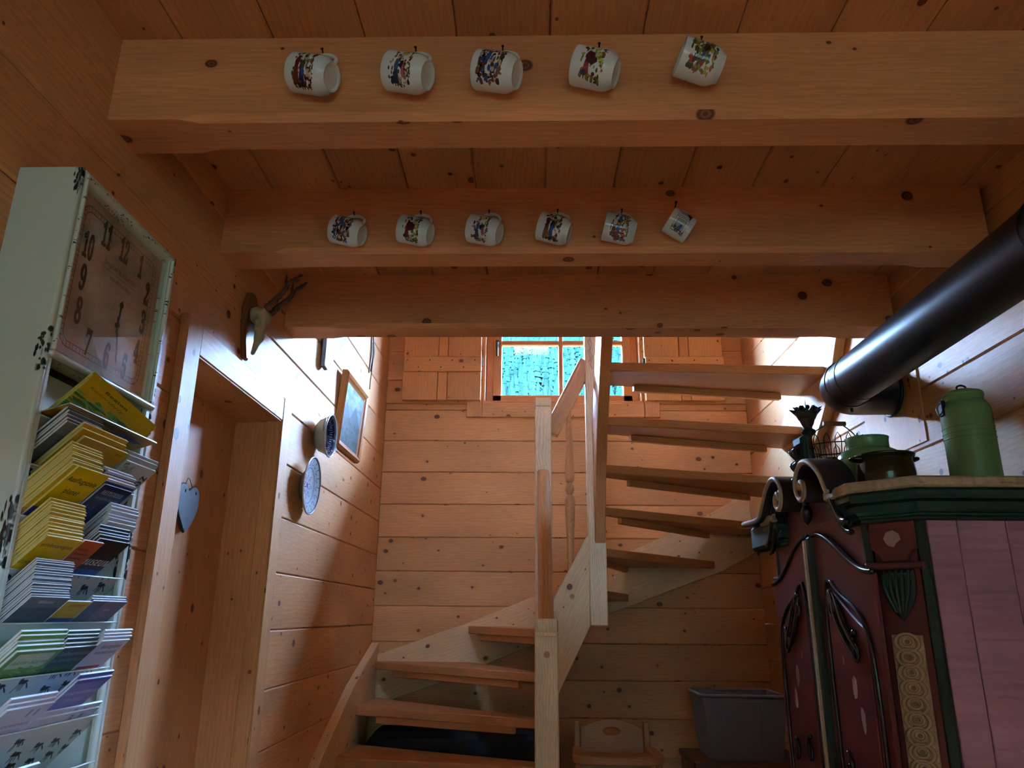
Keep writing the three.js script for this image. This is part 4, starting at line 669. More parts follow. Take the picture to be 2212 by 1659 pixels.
// row 3
brochure(3, -1.283, -1.383, 0.118, 0.0, 0.003, 'planer', 'yellow excursion planner with a blue band along its cover'); stack(3, -1.272, -1.368, 0.116, 0.14, 8, 0.0048, 'yellow', 'yellow booklet of the stack behind the excursion planner', 'yellow booklets behind the excursion planner', 0.006, 0.004);
brochure(3, -1.395, -1.495, 0.1, 0.0, 0.003, 'navy', 'navy blue booklet with pale lettering beside the excursion planner'); stack(3, -1.395, -1.5, 0.108, 0.122, 4, 0.006, 'blue', 'bright blue booklet of the stack behind the navy one', 'blue booklets behind the navy one', 0.01, 0.006);
// row 4
stack(4, -1.28, -1.385, 0.075, 0.117, 12, 0.0044, 'natur', 'yellow booklet in the thick fanned stack of the fourth pocket', 'fanned yellow booklets of the fourth pocket', 0.005);
brochure(4, -1.388, -1.452, 0.078, 0.0, 0.003, 'orange', 'orange-brown leaflet between the fanned yellow stack and the black museum booklet');
brochure(4, -1.435, -1.545, 0.084, 0.005, 0.003, 'museum', 'black and blue booklet with the word museum in white slanted capitals'); stack(4, -1.43, -1.54, 0.09, 0.1, 4, 0.0046, 'museum', 'dark booklet of the pile right behind the museum booklet', 'dark booklets behind the museum booklet', 0.008, 0.01);
stack(4, -1.455, -1.56, 0.108, 0.135, 6, 0.005, 'lblue', 'pale blue booklet of the stack at the back of the fourth pocket', 'pale blue booklets of the fourth pocket', 0.006, 0.03);
// row 5
stack(5, -1.285, -1.395, 0.058, 0.1, 16, 0.0031, 'silver', 'shiny grey booklet in the thick stack of the fifth pocket', 'grey booklets of the fifth pocket', 0.005);
brochure(5, -1.4, -1.478, 0.05, 0.0, 0.002, 'gelb', 'yellow leaflet with faint lettering beside the shiny grey stack'); stack(5, -1.48, -1.605, 0.052, 0.056, 3, 0.004, 'grau', 'violet-grey leaflet at the far end of the fifth pocket', 'violet-grey leaflets', 0.004);
// row 6
stack(6, -1.272, -1.40, 0.06, 0.085, 5, 0.005, 'green', 'green booklet with a pale field in the sixth pocket', 'green booklets of the sixth pocket', 0.006); stack(6, -1.402, -1.505, 0.062, 0.084, 5, 0.0045, 'teal', 'dark green booklet with pale script lettering in the sixth pocket', 'dark green booklets of the sixth pocket', 0.006); stack(6, -1.508, -1.612, 0.074, 0.088, 4, 0.004, 'white', 'white booklet with grey lettering at the far end of the sixth pocket', 'white booklets of the sixth pocket', 0.006);
// row 7
stack(7, -1.275, -1.4, 0.06, 0.075, 3, 0.004, 'card', 'pale grey map leaflet with small lettering in the seventh pocket', 'map leaflets of the seventh pocket', 0.008); stack(7, -1.425, -1.54, 0.1, 0.108, 2, 0.0045, 'lav', 'lavender blue booklet standing high in the seventh pocket', 'lavender booklets', 0.004, 0.008); stack(7, -1.402, -1.605, 0.018, 0.03, 2, 0.0035, 'card', 'pale leaflet lying low before the lavender booklets', 'low leaflets of the seventh pocket', 0.006);
// row 8
stack(8, -1.3, -1.42, 0.03, 0.04, 2, 0.004, 'white', 'white booklet low in the eighth pocket', 'white booklets of the eighth pocket', 0.004);

// ---------------------------------------------------------------- mugs hanging from nails on the beams
const porcelain = { color: col(0.72, 0.76, 0.74), roughness: 0.12 };
function sceneTex(kind) { // country-scene transfer print; drawn upright as it hangs: mouth to one side, foot to the other
  const W = 512, H = 256;
  return canvasTex(W, H, (g) => {
    g.fillStyle = '#dfe3e0'; g.fillRect(0, 0, W, H);
    // scene coordinates: x along the mug (0 mouth .. 256 foot), y downwards round it, centred on the side that faces the room
    g.setTransform(0, 1, -1.35, 0, 340, 0);
    const X0 = 30, X1 = 192, A = (i, l) => l[i % l.length];
    const dots = (x0, y0, x1, y1, n, cols, r0, r1) => { for (let i = 0; i < n; i++) { const t = rnd(); blob(g, x0 + (x1 - x0) * t + (rnd() - 0.5) * 14, y0 + (y1 - y0) * t + (rnd() - 0.5) * 20, r0 + rnd() * (r1 - r0), r0 + rnd() * (r1 - r0), A(i, cols), 8); } };
    if (kind !== 'rock') { const fill = { couple: ['#3a2a24', '#5a2a2a', '#6a5a3a', '#3f4a2c', '#8a5a50'], scarf: ['#6a4a40', '#8a6a5a', '#a89a8a', '#3a2a28'], crowd: ['#3a2a26', '#4a3428'], rider: ['#6a5a3a', '#7a7a3a', '#5a2a30', '#9aa05a'], wood: ['#6a6a2a'], bench: ['#7a7a3a', '#5a4a2a', '#8a3a2a'] }[kind]; for (let i = 0; i < 46; i++) blob(g, X0 + 24 + rnd() * (X1 - X0 - 24), 44 + rnd() * 106, 3 + rnd() * 9, 3 + rnd() * 7, A(i, fill), 9); }
    const person = (x, y, s0, coat, skirt, hat, s = s0 * 1.15) => P2(x, y, s, coat, skirt, hat), P2 = (x, y, s, coat, skirt, hat) => { blob(g, x, y, 7 * s, 8 * s, '#c79a7c'); blob(g, x, y - 7 * s, 9 * s, 5 * s, hat); blob(g, x, y + 22 * s, 13 * s, 17 * s, coat); g.fillStyle = skirt; g.beginPath(); g.moveTo(x - 10 * s, y + 34 * s); g.lineTo(x + 10 * s, y + 34 * s); g.lineTo(x + 18 * s, y + 72 * s); g.lineTo(x - 18 * s, y + 72 * s); g.fill(); g.fillStyle = '#1c1512'; g.fillRect(x - 9 * s, y + 70 * s, 5 * s, 10 * s); g.fillRect(x + 3 * s, y + 70 * s, 5 * s, 10 * s); };
    if (kind !== 'wood' && kind !== 'rock') { dots(X0 + 4, 2, X1, 34, 60, ['#5a2a20', '#7d3a2c', '#3c2418', '#94604a'], 2, 6); dots(X1 - 26, 30, X1, 120, 40, ['#6a3a28', '#4c4a22', '#8c5a44'], 2, 6); }
    if (kind === 'couple') { dots(110, 40, 150, 80, 30, ['#4a5a30', '#5c6a3c', '#a8a48a'], 4, 9); person(82, 52, 1.2, '#5d1f26', '#6d2c30', '#241416'); person(122, 66, 1.1, '#2a3d26', '#1a2d5e', '#1a1614'); blob(g, 128, 110, 13, 16, '#2f4f9c'); dots(150, 90, 186, 150, 26, ['#d49a94', '#c4b09a', '#2a1a18'], 3, 8); dots(60, 150, 180, 152, 40, ['#4f2a26', '#3a2a1c', '#7a5a3a'], 3, 8); }
    if (kind === 'scarf') { blob(g, 132, 54, 20, 9, '#c9bd3a'); person(104, 70, 1, '#3c5a8c', '#2a3a52', '#7a4a4a'); blob(g, 140, 96, 22, 14, '#18293f'); blob(g, 152, 112, 15, 20, '#bd6470'); dots(150, 90, 190, 140, 24, ['#3a1a1a', '#d8b8a8', '#7a3a3c'], 2, 6); blob(g, 88, 138, 20, 8, '#26344e'); dots(120, 150, 180, 154, 24, ['#b49a6a', '#4a3a24'], 3, 7); }
    if (kind === 'crowd') { for (let i = 0; i < 90; i++) blob(g, X0 + 12 + rnd() * (X1 - X0 - 16), 30 + rnd() * 122, 4 + rnd() * 9, 4 + rnd() * 9, A(i, ['#3a2320', '#5a2c2c', '#b8a890', '#4a3a2a', '#2b4a92', '#7c4a38', '#1e1816']), 9); blob(g, 96, 70, 12, 20, '#2f55a8'); blob(g, 122, 74, 8, 10, '#3560b4'); }
    if (kind === 'rider') { person(96, 56, 1.05, '#5c1d2c', '#7c1f30', '#3a1a22'); blob(g, 118, 90, 40, 20, '#4a1722'); blob(g, 140, 60, 12, 24, '#a8b4b8'); dots(136, 60, 182, 100, 30, ['#b8b24a', '#6a7a34', '#d0c470'], 3, 8); blob(g, 82, 134, 18, 9, '#242c44'); dots(90, 146, 186, 154, 36, ['#6f6a34', '#8a7a3c', '#4a4a26'], 3, 8); }
    if (kind === 'wood') { for (let i = 0; i < 120; i++) blob(g, X0 + 8 + rnd() * (X1 - X0 - 8), 4 + rnd() * 150, 4 + rnd() * 10, 4 + rnd() * 8, A(i, ['#8a8a34', '#6a6a2a', '#3a4a22', '#b0a44a', '#5a3a26', '#4a5a78', '#a04a34']), 9); blob(g, 128, 72, 20, 18, '#261a14'); blob(g, 92, 30, 12, 18, '#3f66b4'); blob(g, 120, 24, 9, 9, '#4a7ac4'); blob(g, 140, 36, 10, 10, '#a84a2c'); }
    if (kind === 'bench') { person(80, 62, 0.9, '#e0dcd4', '#4a2a24', '#1c1614'); person(118, 40, 0.9, '#2f4f9c', '#6a7a34', '#8a7a40'); person(112, 88, 0.9, '#2f4f9c', '#7a2a22', '#1c1614'); dots(130, 30, 180, 90, 40, ['#a89a3c', '#6a7a34', '#8a5a3a'], 3, 8); g.fillStyle = '#6a2a1c'; g.fillRect(80, 122, 90, 9); dots(60, 140, 180, 154, 40, ['#3a5a2c', '#4a2a24', '#5a4a8a'], 3, 8); }
    if (kind === 'rock') { g.fillStyle = '#dde2de'; g.strokeStyle = '#243430'; g.lineWidth = 2.5; for (const y of [6, 82]) { g.strokeRect(58, y, 140, 68); for (let i = 0; i < 16; i++) { g.beginPath(); g.moveTo(70 + i * 7, y + 60); g.bezierCurveTo(80 + i * 6, y + 30, 70 + i * 8, y + 20, 84 + i * 6, y + 6); g.stroke(); } } dots(110, 20, 196, 60, 50, ['#22402c', '#2f5a3a', '#1c2a24'], 4, 9); dots(60, 130, 196, 148, 46, ['#2a2a30', '#4a4a50', '#1e1e22', '#8a8a88'], 3, 8); blob(g, 140, 122, 18, 12, '#2f55a8'); }
    g.setTransform(1, 0, 0, 1, 0, 0);
  });
}
function makeMug(kind, straight) {
  const L = straight ? 0.078 : 0.098, R = straight ? 0.043 : 0.0455, o = new THREE.Group();
  const out = straight ? [[R - 0.003, 0], [R, 0.003], [R, L * 0.2], [R, L * 0.4], [R, L * 0.6], [R, L * 0.8], [R, L - 0.002], [R - 0.001, L]] : smoothProfile([[0.033, 0], [0.0352, 0.005], [0.0425, 0.017], [R, 0.03], [R, 0.05], [R, 0.075], [R + 0.0004, L - 0.002], [R - 0.001, L]], 40);
  const g = new THREE.LatheGeometry(out.map((p) => new THREE.Vector2(...p)), 56, Math.PI, Math.PI * 2);
  // v measured along the axis
  const p = g.attributes.position, uv = g.attributes.uv; for (let i = 0; i < p.count; i++) uv.setY(i, p.getY(i) / L);
  part('body', g, std({ map: sceneTex(kind), roughness: 0.12 }), o);
  part('inside', lathe([[R - 0.001, L], [R - 0.004, L - 0.001], [R - 0.0045, 0.02], [0.03, 0.008], [0, 0.007]], 40), std(porcelain), o);
  part('foot', lathe(straight ? [[0, 0.001], [R - 0.003, 0]] : [[0, 0.004], [0.025, 0.004], [0.0275, 0.0015], [0.029, 0], [0.033, 0]], 40), std(porcelain), o);
  part('handle', tube([[R - 0.002, L * 0.24, 0], [R + 0.016, L * 0.24, 0], [R + 0.027, L * 0.42, 0], [R + 0.027, L * 0.62, 0], [R + 0.015, L * 0.8, 0], [R - 0.002, L * 0.8, 0]], 0.0052, 10, 36).scale(1, 1, 1.25), std(porcelain), o);
  return o;
}
function hang(kind, c, axis, label, group, roll, straight) { // c: centre of the mug; axis: from mouth to foot; handle up against the beam
  const o = makeMug(kind, straight), L = straight ? 0.078 : 0.098, Y = V(...axis).normalize().negate(), up = V(0, 1, roll ?? -0.3), X = up.addScaledVector(Y, -up.dot(Y)).normalize(), Z = X.clone().cross(Y);
  o.name = numbered('mug'); o.quaternion.setFromRotationMatrix(new THREE.Matrix4().makeBasis(X, Y, Z)); o.position.copy(V(...c).addScaledVector(Y, -L / 2));
  o.userData = { label, category: 'mug', group }; scene.add(o); return o;
}
function nail(x, y, z, label, group, dx = 0) {
  const t = thing('nail', label, 'nail', [x, y, z], group);
  part('shank', tube([[0, 0, -0.004], [dx * 0.5, 0.006, 0.02], [dx, 0.016, 0.042]], 0.0018, 8, 8), M.iron, t); part('head', new THREE.CylinderGeometry(0.0035, 0.0035, 0.0018, 12).rotateX(1.2).translate(dx, 0.0165, 0.043), M.iron, t);
}
{
  const zb = BEAMS[0][0], G = 'mugs on the nearest beam', nth = ['first', 'second', 'third', 'fourth', 'fifth'];
  const row = [[-0.502, 1.188, 'couple', [0.88, -0.3, 0.2], 'mug with a dark red couple and blue bag, clock end of the nearest beam'], [-0.282, 1.19, 'scarf', [0.88, -0.3, 0.2], 'white mug with a yellow-scarfed figure, second from the clock end on the nearest beam'], [-0.078, 1.191, 'crowd', [0.88, -0.3, 0.2], 'white mug with a dense dark crowd scene, middle one of five on the nearest beam'], [0.147, 1.196, 'rider', [0.88, -0.34, 0.14], 'mug with a dark red coated figure, fourth of the five on the nearest beam'], [0.385, 1.211, 'wood', [0.9, -0.28, -0.12], 'white mug with a yellow-green woodland scene, alone near the pipe end of the nearest beam']];
  row.forEach(([x, y, k, a, l], i) => { hang(k, [x, y, zb + 0.049], a, l, G); nail(x + 0.01, y + 0.062, zb, `small dark nail in the nearest beam holding up the ${nth[i]} mug`, 'nails of the nearest beam'); });
}
{
  const zb = BEAMS[1][0], G = 'mugs on the middle beam';
  const row = [[-0.577, 1.151, 'crowd', [0.9, -0.3, 0.12], 'mug with a brown crowded scene, first of six from the clock end, middle beam'], [-0.363, 1.153, 'rider', [0.9, -0.28, 0.12], 'white mug with a dark red coated figure, second of six on the middle beam'], [-0.145, 1.154, 'scarf', [0.88, -0.3, 0.2], 'white mug with a yellow-scarfed figure, third of six on the middle beam'], [0.073, 1.157, 'couple', [0.89, -0.32, 0.08], 'white mug with a couple and a blue bag, fourth of six on the middle beam'], [0.276, 1.157, 'bench', [0.92, -0.24, 0.0], 'white mug with blue coated people on a bench, fifth of six on the middle beam']];
  row.forEach(([x, y, k, a, l], i) => { hang(k, [x, y, zb + 0.049], a, l, G, -0.32); nail(x + 0.01, y + 0.058, zb, `thin dark nail in the middle beam carrying the ${['first', 'second', 'third', 'fourth', 'fifth'][i]} mug`, 'nails of the middle beam'); });
  hang('rock', [0.462, 1.172, zb + 0.046], [0.84, -0.5, -0.12], 'straight-sided small cup with grey-green rock pictures, last of the row on the middle beam', G, -0.32, true); nail(0.458, 1.24, zb, 'thin dark nail in the middle beam above the straight-sided cup', 'nails of the middle beam');
}

// ---------------------------------------------------------------- things on the left wall
{ // roe deer skull with antlers on a wooden shield
  const t = thing('deer_trophy', 'roe deer skull with two short dark antlers on a brown wooden shield', 'trophy', [XL, 0.96, -2.42]);
  const bone = std({ map: paint(256, 256, [168, 148, 108], 0.9, (g, w, h) => { for (let i = 0; i < 30; i++) blob(g, rnd() * w, rnd() * h, 3 + rnd() * 9, 2 + rnd() * 6, 'rgba(90,66,40,.4)'); }), roughness: 0.6 });
  const s = new THREE.Shape(); s.moveTo(0, 0.125); s.bezierCurveTo(0.05, 0.12, 0.062, 0.06, 0.052, 0.0); s.bezierCurveTo(0.046, -0.06, 0.025, -0.09, 0.012, -0.125); s.lineTo(-0.012, -0.125); s.bezierCurveTo(-0.025, -0.09, -0.046, -0.06, -0.052, 0); s.bezierCurveTo(-0.062, 0.06, -0.05, 0.12, 0, 0.125);
  part('shield', grainUV(prism(s, 'zy', 0, 0.02, 0.006, [], 16), [0, 1, 0]), wood(ASH, [0.34, 0.22, 0.15], 0.35), t);
  // skull by metaballs: brain case, brow, muzzle
  const mc = new MarchingCubes(44, bone, false, false, 40000), N = 44, half = 0.13, F = (x, y, z) => {
    const cap = (a, b, r0, r1) => { const ba = b.map((v, i) => v - a[i]), pa = [x - a[0], y - a[1], z - a[2]], d2 = ba.reduce((q, v) => q + v * v, 0), k = Math.max(0, Math.min(1, pa.reduce((q, v, i) => q + v * ba[i], 0) / d2)); return Math.hypot(...pa.map((v, i) => v - ba[i] * k)) - (r0 + (r1 - r0) * k); };
    let d = 9; const sm = (a, b, k = 0.012) => { const h = Math.max(0, Math.min(1, 0.5 + 0.5 * (b - a) / k)); return b + (a - b) * h - k * h * (1 - h); };
    d = sm(d, cap([0.035, 0.04, 0], [0.06, 0.03, 0], 0.03, 0.026)); d = sm(d, cap([0.055, 0.02, 0], [0.052, -0.045, 0], 0.024, 0.015)); d = sm(d, cap([0.052, -0.04, 0], [0.036, -0.1, 0], 0.014, 0.008));
    for (const q of [-1, 1]) { d = sm(d, cap([0.06, 0.045, q * 0.018], [0.08, 0.062, q * 0.021], 0.011, 0.0095)); d = sm(d, cap([0.045, 0.018, q * 0.032], [0.045, -0.02, q * 0.022], 0.0065, 0.006)); d = Math.max(d, -(Math.hypot(x - 0.052, y - 0.004, z - q * 0.03) - 0.0145)); }
    return Math.max(d, -(Math.hypot((x - 0.066) * 0.9, (y + 0.06) * 0.5, z * 1.6) - 0.009));
  };
  for (let k = 0; k < N; k++) for (let j = 0; j < N; j++) for (let i = 0; i < N; i++) mc.field[i + j * N + k * N * N] = -F((i / N * 2 - 1) * half, (j / N * 2 - 1) * half, (k / N * 2 - 1) * half);
  mc.isolation = 0; mc.update();
  const g = new THREE.BufferGeometry(); g.setAttribute('position', new THREE.BufferAttribute(mc.positionArray.slice(0, mc.count * 3), 3)); g.setAttribute('normal', new THREE.BufferAttribute(mc.normalArray.slice(0, mc.count * 3), 3)); g.scale(half, half, half);
  part('skull', grainUV(g, [0, 1, 0]), bone, t);
  const horn = std({ map: rep(paint(128, 256, [84, 56, 40], 1.1), 0.06, 0.12), roughness: 0.7 });
  for (const q of [-1, 1]) {
    const zz = q * 0.021, A = part('antler', grainUV(tube([[0.078, 0.06, zz], [0.105, 0.088, zz * 1.25], [0.135, 0.122, zz * 1.5], [0.15, 0.15, zz * 1.55], [0.19, 0.18, zz * 1.5]], (k) => 0.0135 * (1 - 0.72 * k) + 0.0012 * Math.sin(k * 60), 10, 50), [1, 1, 0]), horn, t);
    part('tine', grainUV(tube([[0.142, 0.135, zz * 1.5], [0.138, 0.155, zz * 1.6], [0.139, 0.178, zz * 1.65]], (k) => 0.0085 * (1 - 0.8 * k), 8, 14), [0, 1, 0]), horn, A); part('tine', grainUV(tube([[0.158, 0.155, zz * 1.5], [0.172, 0.157, zz * 1.4], [0.186, 0.166, zz * 1.3]], (k) => 0.007 * (1 - 0.8 * k), 8, 14), [0, 1, 0]), horn, A);
    part('burr', new THREE.TorusGeometry(0.0105, 0.0042, 7, 18).rotateX(Math.PI / 2).rotateZ(-0.75).translate(0.08, 0.064, zz), horn, A);
  }
}
{ // slate heart on the door
  const t = thing('slate_heart', 'dark grey slate heart hanging on the recessed pine door', 'ornament', [XL - 0.163, 0.335, -2.49]);
  const s = new THREE.Shape(), P = [[0, -0.082], [0.03, -0.06], [0.066, -0.012], [0.082, 0.03], [0.078, 0.058], [0.06, 0.072], [0.036, 0.073], [0.014, 0.064], [0.002, 0.055], [-0.016, 0.069], [-0.042, 0.078], [-0.068, 0.068], [-0.08, 0.042], [-0.076, 0.005], [-0.052, -0.038], [-0.026, -0.064]].map(([x, y]) => [x + (rnd() - 0.5) * 0.004, y + (rnd() - 0.5) * 0.004]);
  s.moveTo(...P[0]); s.splineThru([...P.slice(1), P[0]].map((p) => new THREE.Vector2(...p)));
  part('slate', grainUV(prism(s, 'zy', 0.004, 0.014, 0.0025, [[[0.03, 0.05], [0.036, 0.05], [0.036, 0.056], [0.03, 0.056]], [[-0.05, 0.052], [-0.044, 0.052], [-0.044, 0.058], [-0.05, 0.058]]], 20), [0, 1, 0]), std({ map: paint(256, 256, [62, 70, 78], 0.5, (g) => { g.strokeStyle = 'rgba(150,165,175,.35)'; g.lineWidth = 2; g.font = 'italic 40px serif'; g.strokeText('Privat', 70, 130); }), roughness: 0.55 }), t);
  part('cord', tube([[0.006, 0.053, 0.033], [0.003, 0.1, 0.002], [0.003, 0.1, -0.004], [0.006, 0.055, -0.047]], 0.0012, 5, 16), M.black, t);
}
{ // framed landscape
  const t = thing('framed_picture', 'small dark landscape painting in a gilt wooden frame beside the corner', 'picture', [XL, 1.02, -3.93]);
  const W = 0.25, H = 0.2, F = 0.042, gilt = wood(ASH, [0.72, 0.55, 0.32], 0.35), tilt = (g) => g.rotateZ(-0.07).translate(0.004, 0, 0);
  const bar = (a) => { const s = [[0, 0], [0.026, 0], [0.036, 0.01], [0.03, 0.024], [0.022, 0.032], [0.016, F], [0, F]]; return s; };
  for (const [p0, p1, ax] of [['t', 1, 0], ['b', -1, 0], ['l', 1, 1], ['r', -1, 1]]) {
    const L = ax ? H : W, sh = bar(); // mitred bar: profile (depth, inward)
    const pos = []; const q = (i, e) => { const [d, n] = sh[i]; const along = e * (L - n), inw = (ax ? W : H) - n; return ax ? [d, along, p1 * inw] : [d, p1 * inw, along]; };
    for (let i = 0; i < sh.length; i++) { const j = (i + 1) % sh.length, a = q(i, -1), b = q(i, 1), c = q(j, 1), d = q(j, -1); const o = (ax ? p1 : -p1) * 1; for (const v of o > 0 ? [a, b, c, a, c, d] : [a, c, b, a, d, c]) pos.push(...v); }
    const g = new THREE.BufferGeometry(); g.setAttribute('position', new THREE.Float32BufferAttribute(pos, 3)); g.computeVertexNormals(); const m = gilt; m.side = THREE.DoubleSide; part('frame_bar', grainUV(tilt(g), ax ? [0, 1, 0] : [0, 0, 1]), m, t);
  }
  const pt = canvasTex(512, 416, (g, w, h) => { const gr = g.createLinearGradient(0, 0, 0, h); gr.addColorStop(0, '#34424e'); gr.addColorStop(0.5, '#4a5454'); gr.addColorStop(1, '#181b14'); g.fillStyle = gr; g.fillRect(0, 0, w, h); for (let i = 0; i < 40; i++) blob(g, rnd() * w, 30 + rnd() * 120, 30 + rnd() * 50, 10 + rnd() * 16, 'rgba(170,180,185,.18)'); g.fillStyle = '#27323a'; g.beginPath(); g.moveTo(0, 260); g.lineTo(120, 130); g.lineTo(220, 220); g.lineTo(330, 110); g.lineTo(w, 250); g.lineTo(w, h); g.lineTo(0, h); g.fill(); for (let i = 0; i < 170; i++) blob(g, rnd() * w, 230 + rnd() * 186, 6 + rnd() * 24, 5 + rnd() * 14, ['#12160e', '#1c2416', '#2a2f1e', '#30271a', '#0e110d'][i % 5]); });
  part('canvas', tilt(new THREE.PlaneGeometry(2 * W - 0.05, 2 * H - 0.05).rotateY(Math.PI / 2).translate(0.016, 0, 0)), std({ map: pt, roughness: 0.7 }), t);
  part('backing', tilt(cbox(0.001, 0.012, -H + 0.01, H - 0.01, -W + 0.01, W - 0.01, 0)), M.pine[1], t);
}
const blueWhite = (deep) => canvasTex(512, 512, (g, w, h) => {
  const c = w / 2; g.fillStyle = deep ? '#8e98a2' : '#b9c2c8'; g.fillRect(0, 0, w, h); g.translate(c, c); const ring = (r, lw, s) => { g.lineWidth = lw; g.strokeStyle = s; g.beginPath(); g.arc(0, 0, r, 0, 7); g.stroke(); };
  if (deep) { ring(205, 60, '#20304e'); for (let i = 0; i < 44; i++) { g.save(); g.rotate(i / 44 * 6.283); blob(g, 205, 0, 10, 5, '#aab6c4'); blob(g, 190 + (i % 3) * 14, 8, 5, 5, '#93a2b8'); g.restore(); } ring(165, 5, '#2a3c5e'); ring(242, 6, '#2a3c5e'); g.fillStyle = '#8a939b'; g.beginPath(); g.arc(0, 0, 150, 0, 7); g.fill(); }
  else { ring(246, 8, '#5d7396'); ring(160, 5, '#5d7396'); for (let i = 0; i < 16; i++) { g.save(); g.rotate(i / 16 * 6.283); g.strokeStyle = '#3b568a'; g.lineWidth = 5; g.beginPath(); g.arc(205, 0, 20, 0.3, 4.5); g.stroke(); blob(g, 226, 12, 7, 7, '#3b568a'); g.restore(); } for (let i = 0; i < 8; i++) { g.save(); g.rotate(i / 8 * 6.283); g.strokeStyle = '#2f4a80'; g.lineWidth = 5; g.beginPath(); g.ellipse(70, 0, 52, 20, 0, 0, 7); g.stroke(); blob(g, 82, 0, 18, 6, '#3b568a'); g.restore(); } blob(g, 0, 0, 20, 20, '#3b568a'); }
  g.setTransform(1, 0, 0, 1, 0, 0);
});
function dish(name, label, at, prof, tex, tilt, extra) { // lathe about x, front towards the room
  const t = thing(name, label, 'plate', at); const n = prof.in, R = n[n.length - 1][0];
  const glaze = std({ color: col(0.5, 0.53, 0.52), roughness: 0.16 }), orient = (g) => g.rotateZ(-Math.PI / 2).rotateZ(tilt);
  const f = lathe(n, 64), p = f.attributes.position, uv = f.attributes.uv; for (let i = 0; i < p.count; i++) uv.setXY(i, 0.5 + p.getX(i) / R * 0.5, 0.5 + p.getZ(i) / R * 0.5);
  part('face', orient(f), std({ map: tex, roughness: 0.12 }), t); part('back', orient(lathe(prof.out, 64)), glaze, t); part('rim', orient(new THREE.TorusGeometry(R, 0.0035, 8, 64).rotateX(Math.PI / 2).translate(0, n[n.length - 1][1], 0)), glaze, t);
  extra?.(t, orient, glaze);
  part('hanging_loop', tube([[0.012, R * 0.92, 0], [0.004, R * 1.02, 0.004], [0.003, R * 1.1, 0], [0.004, R * 1.02, -0.004], [0.012, R * 0.92, 0]], 0.0014, 6, 16), std({ color: col(0.4, 0.33, 0.2), roughness: 0.4, metalness: 0.8 }), t);
  return t;
}
dish('wall_plate', 'blue and white painted plate with a flower star, lower of the two on the wall', [XL + 0.004, 0.535, -3.225], { in: [[0, 0.02], [0.055, 0.02], [0.075, 0.026], [0.1, 0.036], [0.123, 0.041]], out: [[0.123, 0.039], [0.1, 0.03], [0.07, 0.014], [0.06, 0.006], [0.05, 0.01], [0, 0.012]] }, blueWhite(false), -0.05);
dish('wall_bowl', 'grey-blue stoneware bowl with two side handles hanging next to the picture', [XL + 0.004, 0.79, -3.36], { in: [[0, 0.022], [0.045, 0.022], [0.068, 0.032], [0.083, 0.056], [0.097, 0.068]], out: [[0.097, 0.066], [0.086, 0.05], [0.074, 0.02], [0.055, 0.004], [0, 0.006]] }, blueWhite(true), -0.05, (t, o, glaze) => { for (const s of [-1, 1]) part('handle', o(tube([[s * 0.085, 0.06, -0.028], [s * 0.112, 0.064, -0.018], [s * 0.118, 0.066, 0], [s * 0.112, 0.064, 0.018], [s * 0.085, 0.06, 0.028]], 0.006, 8, 24).rotateY(1.2)), glaze, t); });
{ // slanted board high on the wall, most of it behind the beam
  const t = thing('wooden_sign', 'slanting dark-edged wooden board high on the wall behind the last beam', 'sign', [XL, 1.2, -3.4]);
  part('board', grainUV(prism([[0.1, -0.09], [0.045, -0.095], [-0.26, 0.165], [-0.26, 0.32], [0.1, 0.32]], 'zy', 0.012, 0.032, 0.004), [0, 1, 1]), std({ map: rep(paint(256, 256, [104, 112, 124], 0.9), 0.3, 0.3), roughness: 0.3 }), t);
  part('spacer', wbox(0, 0.013, 0.1, 0.26, -0.1, 0.06, 'y'), M.black, t);
}
{
  const t = thing('leather_straps', 'thin dark leather straps hanging down the corner end of the wall', 'strap', [XL, 1.62, -4.36]), m = std({ color: col(0.02, 0.014, 0.012), roughness: 0.5 });
  for (const [dz, L, w] of [[0.05, 0.22, 0.004], [-0.01, 0.19, 0.006], [0.0, 0.31, 0.003]]) part('strap', tube([[0.014, 0, dz], [0.018, -L * 0.4, dz - 0.006], [0.014, -L * 0.8, dz + 0.004], [0.016, -L, dz + 0.02]], w, 6, 20), m, t);
  part('loop', tube([[0.014, 0, 0.05], [0.012, 0.08, 0.02], [0.014, 0, -0.01]], 0.004, 6, 16), m, t); part('hook', tube([[0, 0.09, 0.02], [0.02, 0.075, 0.02], [0.022, 0.09, 0.02]], 0.003, 6, 10), M.iron, t);
}
{
  const t = thing('hanging_cord', 'short pale twisted cord hanging on the tall newel post below the beam', 'cord', [0.32, 1.5, -3.915]), m = std({ color: col(0.4, 0.36, 0.3), roughness: 0.7 });
  for (const [x, L] of [[0, 0.16], [0.01, 0.2]]) part('strand', tube(Array.from({ length: 9 }, (_, i) => [x + 0.006 * Math.sin(i * 2.1 + x * 300), -i / 8 * L, 0.003 + 0.003 * Math.cos(i * 2.1)]), 0.002, 6, 40), m, t);
  part('peg', tube([[0.005, 0.01, -0.006], [0.005, 0.012, 0.012]], 0.003, 8, 4), M.iron, t);
}
